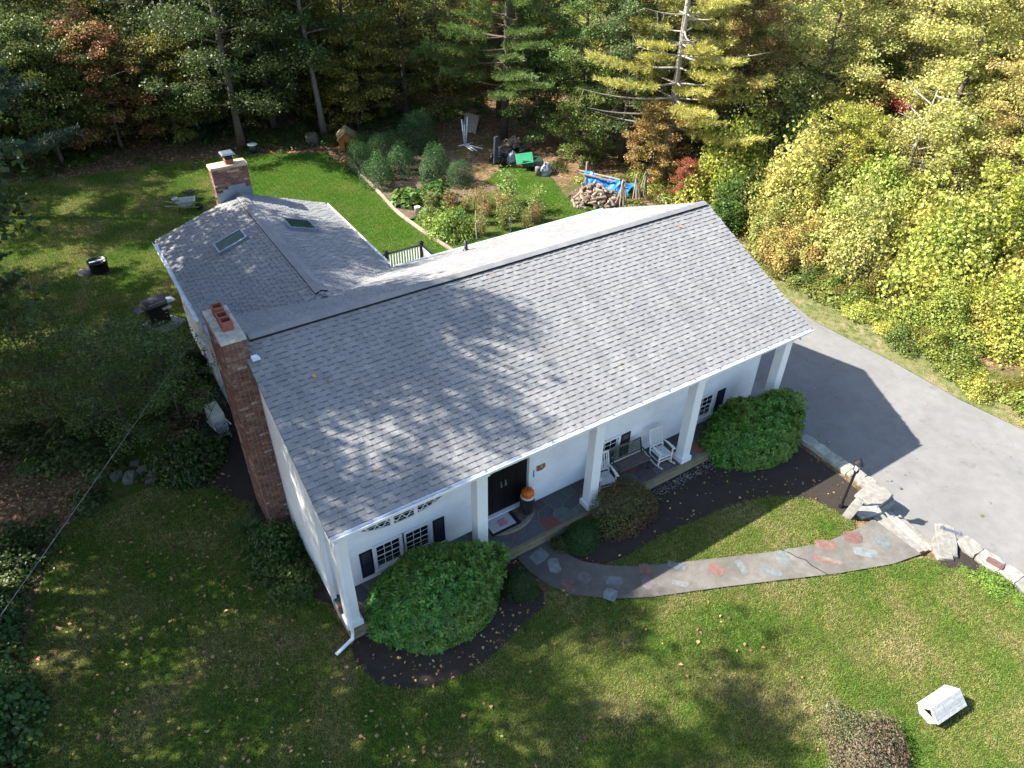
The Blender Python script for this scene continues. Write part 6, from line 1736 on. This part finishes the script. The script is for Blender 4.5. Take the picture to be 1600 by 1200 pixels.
def tall_plant(seed, h, n, ls):
    r = np.random.default_rng(seed); mb = MB(); P = []
    for i in range(9):
        a = r.uniform(0, 6.28); s = r.uniform(.05, .3); e = Vector((s * math.cos(a) * 1.6, s * math.sin(a) * 1.6, h * r.uniform(.7, 1.05))); b = Vector((s * .5 * math.cos(a), s * .5 * math.sin(a), -.02))
        mb.tube([b, e], [.014, .006], 4, False)
        for k in range(n // 9): P.append(np.array(b.lerp(e, r.uniform(.12, 1))[:]) + r.normal(0, .11, 3))
    P = np.array(P); m = len(P); L = ls * r.uniform(.6, 1.2, m)
    V, F = leaf_arrays(P, rand_dirs(r, m, -.5, .7), rand_dirs(r, m, .8), L, L * .45)
    return meshes('garden_plant', (mb, V, F), M['leaf'], M['log'])
TP = [tall_plant(5 + k, 1.15, 900, .10) for k in range(2)]
SQ = meshes('squash', mound(511, .85, .75, .5, 420, .30, .3, .5, .9, .95), M['leaf'], M['bark'])
gv = [((12.35, 21.8), SQ, 1.05, (0.10, .19, .04), 'big-leaved squash plant nearest the lawn boards'), ((13.5, 21.3), SQ, 1.1, (0.09, .18, .04), 'big-leaved squash plant right of the other squash'),
      ((12.25, 19.3), LOW[0], .7, (0.20, .28, .06), 'leafy light green plant by the pale bucket'), ((12.35, 17.4), LOW[1], 1.05, (0.22, .32, .06), 'bushy bright green plant at the near end of the garden'), ((13.1, 18.2), LOW[0], .75, (0.18, .26, .06), 'bushy green plant behind the near one'),
      ((16.7, 18.9), TP[0], 1.6, (0.26, .36, .10), 'tallest light green plant at the back of the vegetable garden'), ((17.2, 17.4), TP[1], 1.1, (0.24, .33, .08), 'green leafy plant at the right end of the vegetable rows')]
for (x, y), k, s, c, lb in [(g[0], g[1], g[2], g[3], g[4]) for g in gv]: plant('garden_plant', k, at(x, y), rt.uniform(0, 6), s, c, lb, 'plant', None, 'stems', 'leaves')
for i, (x, y) in enumerate(((13.6, 19.6), (14.3, 19.2), (14.2, 17.6), (14.9, 18.2), (15.3, 17.2), (15.7, 18.0), (16.1, 17.2), (16.4, 16.4), (14.8, 16.6), (13.6, 16.6), (15.8, 16.1), (12.9, 20.3), (17.0, 16.4), (15.2, 19.3))):
    c = rt.choice(((0.30, .20, .08), (0.26, .17, .07), (0.24, .25, .08), (0.33, .26, .10), (0.20, .24, .06)))
    plant('dry_plant', TP[i % 2], at(x, y), i * .9, rt.uniform(.7, 1.1), c, 'half-withered tall plant in the rows of the vegetable garden', 'plant', 'withered plants in the vegetable garden', 'stems', 'leaves')

# ------------------------------------------------------------------ scattered growth
def scatter(name, pts, rot, scl, idx, protos, tint=None):
    me = bpy.data.meshes.new(name); n = len(pts)
    me.vertices.add(n); me.vertices.foreach_set('co', np.asarray(pts, np.float32).ravel())
    a = me.attributes.new('rot', 'FLOAT_VECTOR', 'POINT'); a.data.foreach_set('vector', np.asarray(rot, np.float32).ravel())
    a = me.attributes.new('scl', 'FLOAT', 'POINT'); a.data.foreach_set('value', np.asarray(scl, np.float32))
    a = me.attributes.new('idx', 'INT', 'POINT'); a.data.foreach_set('value', np.asarray(idx, np.int32))
    if tint is not None:
        a = me.attributes.new('tint', 'FLOAT_COLOR', 'POINT'); a.data.foreach_set('color', np.concatenate([tint, np.ones((n, 1))], 1).astype(np.float32).ravel())
    o = bpy.data.objects.new(name, me); link(o)
    ng = bpy.data.node_groups.new(name, 'GeometryNodeTree')
    ng.interface.new_socket('Geometry', in_out='INPUT', socket_type='NodeSocketGeometry'); ng.interface.new_socket('Geometry', in_out='OUTPUT', socket_type='NodeSocketGeometry')
    gi = ng.nodes.new('NodeGroupInput'); go_ = ng.nodes.new('NodeGroupOutput')
    ip = ng.nodes.new('GeometryNodeInstanceOnPoints'); jn = ng.nodes.new('GeometryNodeJoinGeometry')
    for p in reversed(protos):
        oi = ng.nodes.new('GeometryNodeObjectInfo'); oi.inputs['Object'].default_value = p; oi.inputs['As Instance'].default_value = True
        ng.links.new(oi.outputs['Geometry'], jn.inputs[0])
    def attr(nm, t):
        k = ng.nodes.new('GeometryNodeInputNamedAttribute'); k.data_type = t; k.inputs[0].default_value = nm; return k.outputs[0]
    ng.links.new(gi.outputs[0], ip.inputs['Points']); ng.links.new(jn.outputs[0], ip.inputs['Instance'])
    ip.inputs['Pick Instance'].default_value = True
    ng.links.new(attr('idx', 'INT'), ip.inputs['Instance Index']); ng.links.new(attr('rot', 'FLOAT_VECTOR'), ip.inputs['Rotation']); ng.links.new(attr('scl', 'FLOAT'), ip.inputs['Scale'])
    ng.links.new(ip.outputs[0], go_.inputs[0])
    md = o.modifiers.new('scatter', 'NODES'); md.node_group = ng
    o['kind'] = 'stuff'
    return o
def grass_proto(seed, n, half, h0, h1):
    r = np.random.default_rng(seed); x = r.uniform(-half, half, n); y = r.uniform(-half, half, n); h = r.uniform(h0, h1, n); t = r.uniform(0, 6.28, n); w = .0055
    ln = r.normal(0, .03, (n, 2)); z = np.zeros(n)
    V = np.stack([np.stack([x - w * np.cos(t), y - w * np.sin(t), z], 1), np.stack([x + w * np.cos(t), y + w * np.sin(t), z], 1), np.stack([x + ln[:, 0], y + ln[:, 1], h], 1)], 1).reshape(-1, 3)
    return bpy.data.objects.new('grass_tuft', np_mesh('grass_tuft', V, np.arange(3 * n).reshape(-1, 3), [M['grass']]))
CELL = 0.36
protos = [grass_proto(600 + k, 620, CELL * .55, .025, .075) for k in range(3)] + [grass_proto(610 + k, 300, CELL * .55, .04, .09) for k in range(2)] + [grass_proto(620 + k, 24, .07, .03, .06) for k in range(2)]
gp_, gi_ = [], []
r = np.random.default_rng(900)
for poly, (xa, xb, ya, yb), bk_ in ((LAWN_F, (-7.2, 15, -12.5, 7.6), 0), (LAWN_I, (6, 14, -4.6, -1.6), 0), (LAWN_B, (-8.5, 21, 9.4, 34.5), 1)):
    cx, cy = np.meshgrid(np.arange(xa, xb, CELL), np.arange(ya, yb, CELL)); cx = cx.ravel(); cy = cy.ravel()
    full = np.ones(len(cx), bool); anyc = np.zeros(len(cx), bool)
    for dx in (-.6, 0, .6):
        for dy in (-.6, 0, .6):
            k = in_poly(cx + dx * CELL, cy + dy * CELL, poly); full &= k; anyc |= k
    gp_.append(np.stack([cx[full], cy[full]], 1)); gi_.append(r.integers(3, 5, full.sum()) if bk_ else r.integers(0, 3, full.sum()))
    e = anyc & ~full; m = 26 if not bk_ else 10
    ex = np.repeat(cx[e], m) + r.uniform(-.5, .5, e.sum() * m) * CELL; ey = np.repeat(cy[e], m) + r.uniform(-.5, .5, e.sum() * m) * CELL
    k = in_poly(ex, ey, poly); gp_.append(np.stack([ex[k], ey[k]], 1)); gi_.append(r.integers(5, 7, k.sum()))
vx = r.uniform(21.9, 24.6, 5200); vy = r.uniform(-9, 9, 5200); k = in_poly(vx, vy, [(22.95, -20), (22.5, -4.5), (22.2, -2.4), (22.2, 0.2), (21.95, 3.9), (22.35, 5.3), (22.65, 7.5), (22.0, 9.05), (24.4, 9.0), (24.4, 4), (24.4, 0), (24.6, -4), (25, -20)]) & (r.random(5200) < .25 + .75 * np.clip((vx - 22.2) / 1.6, 0, 1))
gp_.append(np.stack([vx[k], vy[k]], 1)); gi_.append(r.integers(5, 7, k.sum()))
gp_ = np.concatenate(gp_); gi_ = np.concatenate(gi_); n = len(gp_); gx, gy = gp_[:, 0], gp_[:, 1]
lush = np.clip((gx - 4) / 2, 0, 1) * (gy > 9)
tint = np.stack([lush, r.random(n), np.zeros(n)], 1)
rot = np.stack([r.normal(0, .02, n), r.normal(0, .02, n), r.integers(0, 4, n) * math.pi / 2], 1)
go2 = scatter('lawn_grass', np.stack([gx, gy, gz(gx, gy) - .004], 1), rot, r.uniform(.92, 1.12, n), gi_, protos, tint); tag(go2, 'mown grass of the lawns, mottled green and straw', 'grass')

# fallen leaves
def leaf_scatter(name, x, y, z, L, label, mat=None, seed=1):
    r = np.random.default_rng(seed); n = len(x)
    P = np.stack([x, y, z], 1); d = rand_dirs(r, n, 0, .15); nr = rand_dirs(r, n, 2.2, .6)
    V, F = leaf_arrays(P, d, nr, L, L * r.uniform(.45, .85, n), .25)
    o = bpy.data.objects.new(name, np_mesh(name, V, F, [mat or M['fallen']])); link(o); tag(o, label, 'leaves', kind='stuff'); return o
r = np.random.default_rng(31)
n = 9000; x = r.uniform(-7.5, 15, n); y = r.uniform(-12, 9, n)
w = np.clip(1.15 - (x + 7) / 16 + .9 * (fbm(x, y, .8, 4, 3) - .5) * 2, .03, 1) ** 2.2
k = (r.random(n) < w * .8) & (in_poly(x, y, LAWN_F))
leaf_scatter('fallen_leaves', x[k], y[k], gz(x[k], y[k]) + .05, r.uniform(.05, .13, k.sum()), 'scattered fallen leaves on the front and left lawn', seed=3)
n = 1500; x = r.uniform(-.3, 14.7, n); y = r.uniform(-4.2, -.2, n); k = in_poly(x, y, BED_L) | (in_poly(x, y, BED_R) & (r.random(n) < .35))
leaf_scatter('bed_leaves', x[k], y[k], gz(x[k], y[k]) + .025, r.uniform(.05, .11, k.sum()), 'pale fallen leaves on the dark mulch beds', leaf_mat('bed_leaves', .08, .55, .1, .6, .2, 0, base=(0.38, .24, .10)), 5)
n = 9000; x = r.uniform(-8, 30, n); y = r.uniform(28, 48, n); k = ~in_poly(x, y, LAWN_B)
leaf_scatter('woodland_leaves', x[k], y[k], gz(x[k], y[k]) + .03, r.uniform(.08, .2, k.sum()), 'brown leaf litter on the woodland floor', None, 7)
n = 300; x = r.uniform(15.5, 22, n); y = r.uniform(-9, 6, n); k = (r.random(n) < .18)
leaf_scatter('driveway_leaves', x[k], y[k], gz(x[k], y[k]) + .022, r.uniform(.06, .13, k.sum()), 'few stray leaves on the asphalt driveway', None, 9)
n = 3500; x = r.uniform(-8, -1, n); y = r.uniform(6, 14, n); k = ~in_poly(x, y, LAWN_F)
leaf_scatter('litter_leaves', x[k], y[k], gz(x[k], y[k]) + .02, r.uniform(.06, .14, k.sum()), 'leaf litter on the shaded ground left of the house', None, 11)
x = r.uniform(0.2, 14, 14); y = r.uniform(-.2, 4.2, 14)
leaf_scatter('roof_leaves', x, y, EZ + (y - EY0) * KF + .02, r.uniform(.08, .16, 14), 'few orange leaves lying on the front roof slope', leaf_mat('roof_leaves', .05, .4, .1, .6, .2, 0, base=(0.5, .22, .05)), 13)
# ground cover left of the lawn and at the wood edge
cover = []
for k in range(2):
    mbq = mound(700 + k, .45, .45, .28, 260, .10, .4, .2)
    cover.append(bpy.data.objects.new('ground_cover', np_mesh('ground_cover', mbq[1], mbq[2], [leaf_mat('ground_cover_leaves', .06, .45, .3, .5, .3, 0, inst=True)] if k == 0 else [cover[0].data.materials[0]])))
cx_, cy_ = [], []
for (xa, xb, ya, yb, n, poly) in ((-9, -3.2, 7.5, 14, 320, None), (-9.5, -6.6, -2, 8, 260, None), (-8, 24, 31.5, 44, 900, None), (21.5, 28, -8, 22, 620, None)):
    x = r.uniform(xa, xb, n); y = r.uniform(ya, yb, n); k = (fbm(x, y, .35, 6, 3) > .47) & ~in_poly(x, y, LAWN_B) & ~in_poly(x, y, LAWN_F) & ~in_poly(x, y, DRIVE) & ~((x > 21) & (x < 23.2) & (y < 9)); cx_.append(x[k]); cy_.append(y[k])
x = np.concatenate(cx_); y = np.concatenate(cy_); n0_ = len(x)
wx_ = r.uniform(-6.5, 14.5, 260); wy_ = r.uniform(-11, 7, 260); kw = in_poly(wx_, wy_, LAWN_F); x = np.concatenate([x, wx_[kw]]); y = np.concatenate([y, wy_[kw]]); n = len(x)
csc = r.uniform(.5, 1.3, n); csc[n0_:] = r.uniform(.10, .26, n - n0_)
tc = np.where((np.arange(n) >= n0_)[:, None], np.array([0.10, .19, .04]), np.where((x > 20)[:, None] & (y < 20)[:, None], np.array([0.20, .22, .045]), np.array([0.085, .12, .03]))) * r.uniform(.6, 1.4, (n, 1))
cv = scatter('ground_cover', np.stack([x, y, gz(x, y) - .03], 1), np.stack([np.zeros(n), np.zeros(n), r.uniform(0, 6.28, n)], 1), csc, r.integers(0, 2, n), cover, tc); tag(cv, 'low leafy ground cover along the wood edges', 'ground cover')

# the wood behind: too deep to count
wl = leaf_mat('wood_leaves', .07, .45, .35, .5, .3, .6, inst=True)
wp_ = []
for k in range(5):
    mb_, V, F = limb_tree(801 + k, 15 if k < 3 else 6.5, 3.8 if k < 3 else 2.6, 1.6 if k < 3 else .5, 30, 15000 if k < 3 else 13000, .18 if k < 3 else .14, .20 if k < 3 else .07, .8 if k < 3 else .6, .55)
    nb = len(mb_.v)
    me = bpy.data.meshes.new('wood_tree'); 
    vv = mb_.v + [tuple(v) for v in V]; ff = mb_.f + [tuple(int(i) + nb for i in f) for f in F]
    me.from_pydata(vv, [], ff); me.materials.append(M['bark']); me.materials.append(wl)
    me.polygons.foreach_set('material_index', [0] * len(mb_.f) + [1] * len(F)); me.update()
    wp_.append(bpy.data.objects.new('wood_tree', me))
wx, wy = [], []
def far_enough(x, y, d):
    return all((x - a) ** 2 + (y - b) ** 2 > d * d for a, b in zip(wx, wy))
rw = random.Random(5)
for _ in range(6000):
    x, y = rw.uniform(-26, 80), rw.uniform(-16, 86)
    back_z = y > 40 and x < 40 and x > -22
    right_z = x > 38 and y <= 60 and x + 0.3 * y > 40
    if not (back_z or right_z): continue
    if math.hypot(x, y) > 95: continue
    if far_enough(x, y, 7.5 if math.hypot(x - 10, y - 15) < 48 else 6.5): wx.append(x); wy.append(y)
n1 = len(wx); bx2, by2 = [], []
for _ in range(9000):
    x, y = rw.uniform(-18, 62), rw.uniform(-12, 66)
    if not ((y > 37.5 and y < 62 and x < 32) or (x > 32 and x < 55 and y < 44 and x + .3 * y > 37)): continue
    if all((x - a) ** 2 + (y - b) ** 2 > 2.5 ** 2 for a, b in zip(bx2, by2)): bx2.append(x); by2.append(y)
wx = np.array(list(wx) + bx2); wy = np.array(list(wy) + by2); n = len(wx)
r = np.random.default_rng(44)
pal = np.array([[.17, .18, .04], [.12, .16, .04], [.25, .24, .06], [.40, .40, .12], [.22, .24, .06], [.30, .20, .07], [.48, .48, .17]])
ci = np.where(wx > 32, r.choice([2, 3, 4, 6, 3, 6], n), r.choice([0, 1, 4, 0, 2, 1, 5], n))
wood = scatter('woodland', np.stack([wx, wy, gz(wx, wy) - .1], 1), np.stack([np.zeros(n), np.zeros(n), r.uniform(0, 6.28, n)], 1), r.uniform(.85, 1.25, n), np.where(np.arange(n) < n1, r.integers(0, 3, n), r.integers(3, 5, n)), wp_, pal[ci] * r.uniform(.8, 1.2, (n, 1)))
tag(wood, 'deep autumn wood of yellow and green trees filling the background', 'wood')
print('wood trees', n, 'grass', n, 'pieces', len(all_pieces))
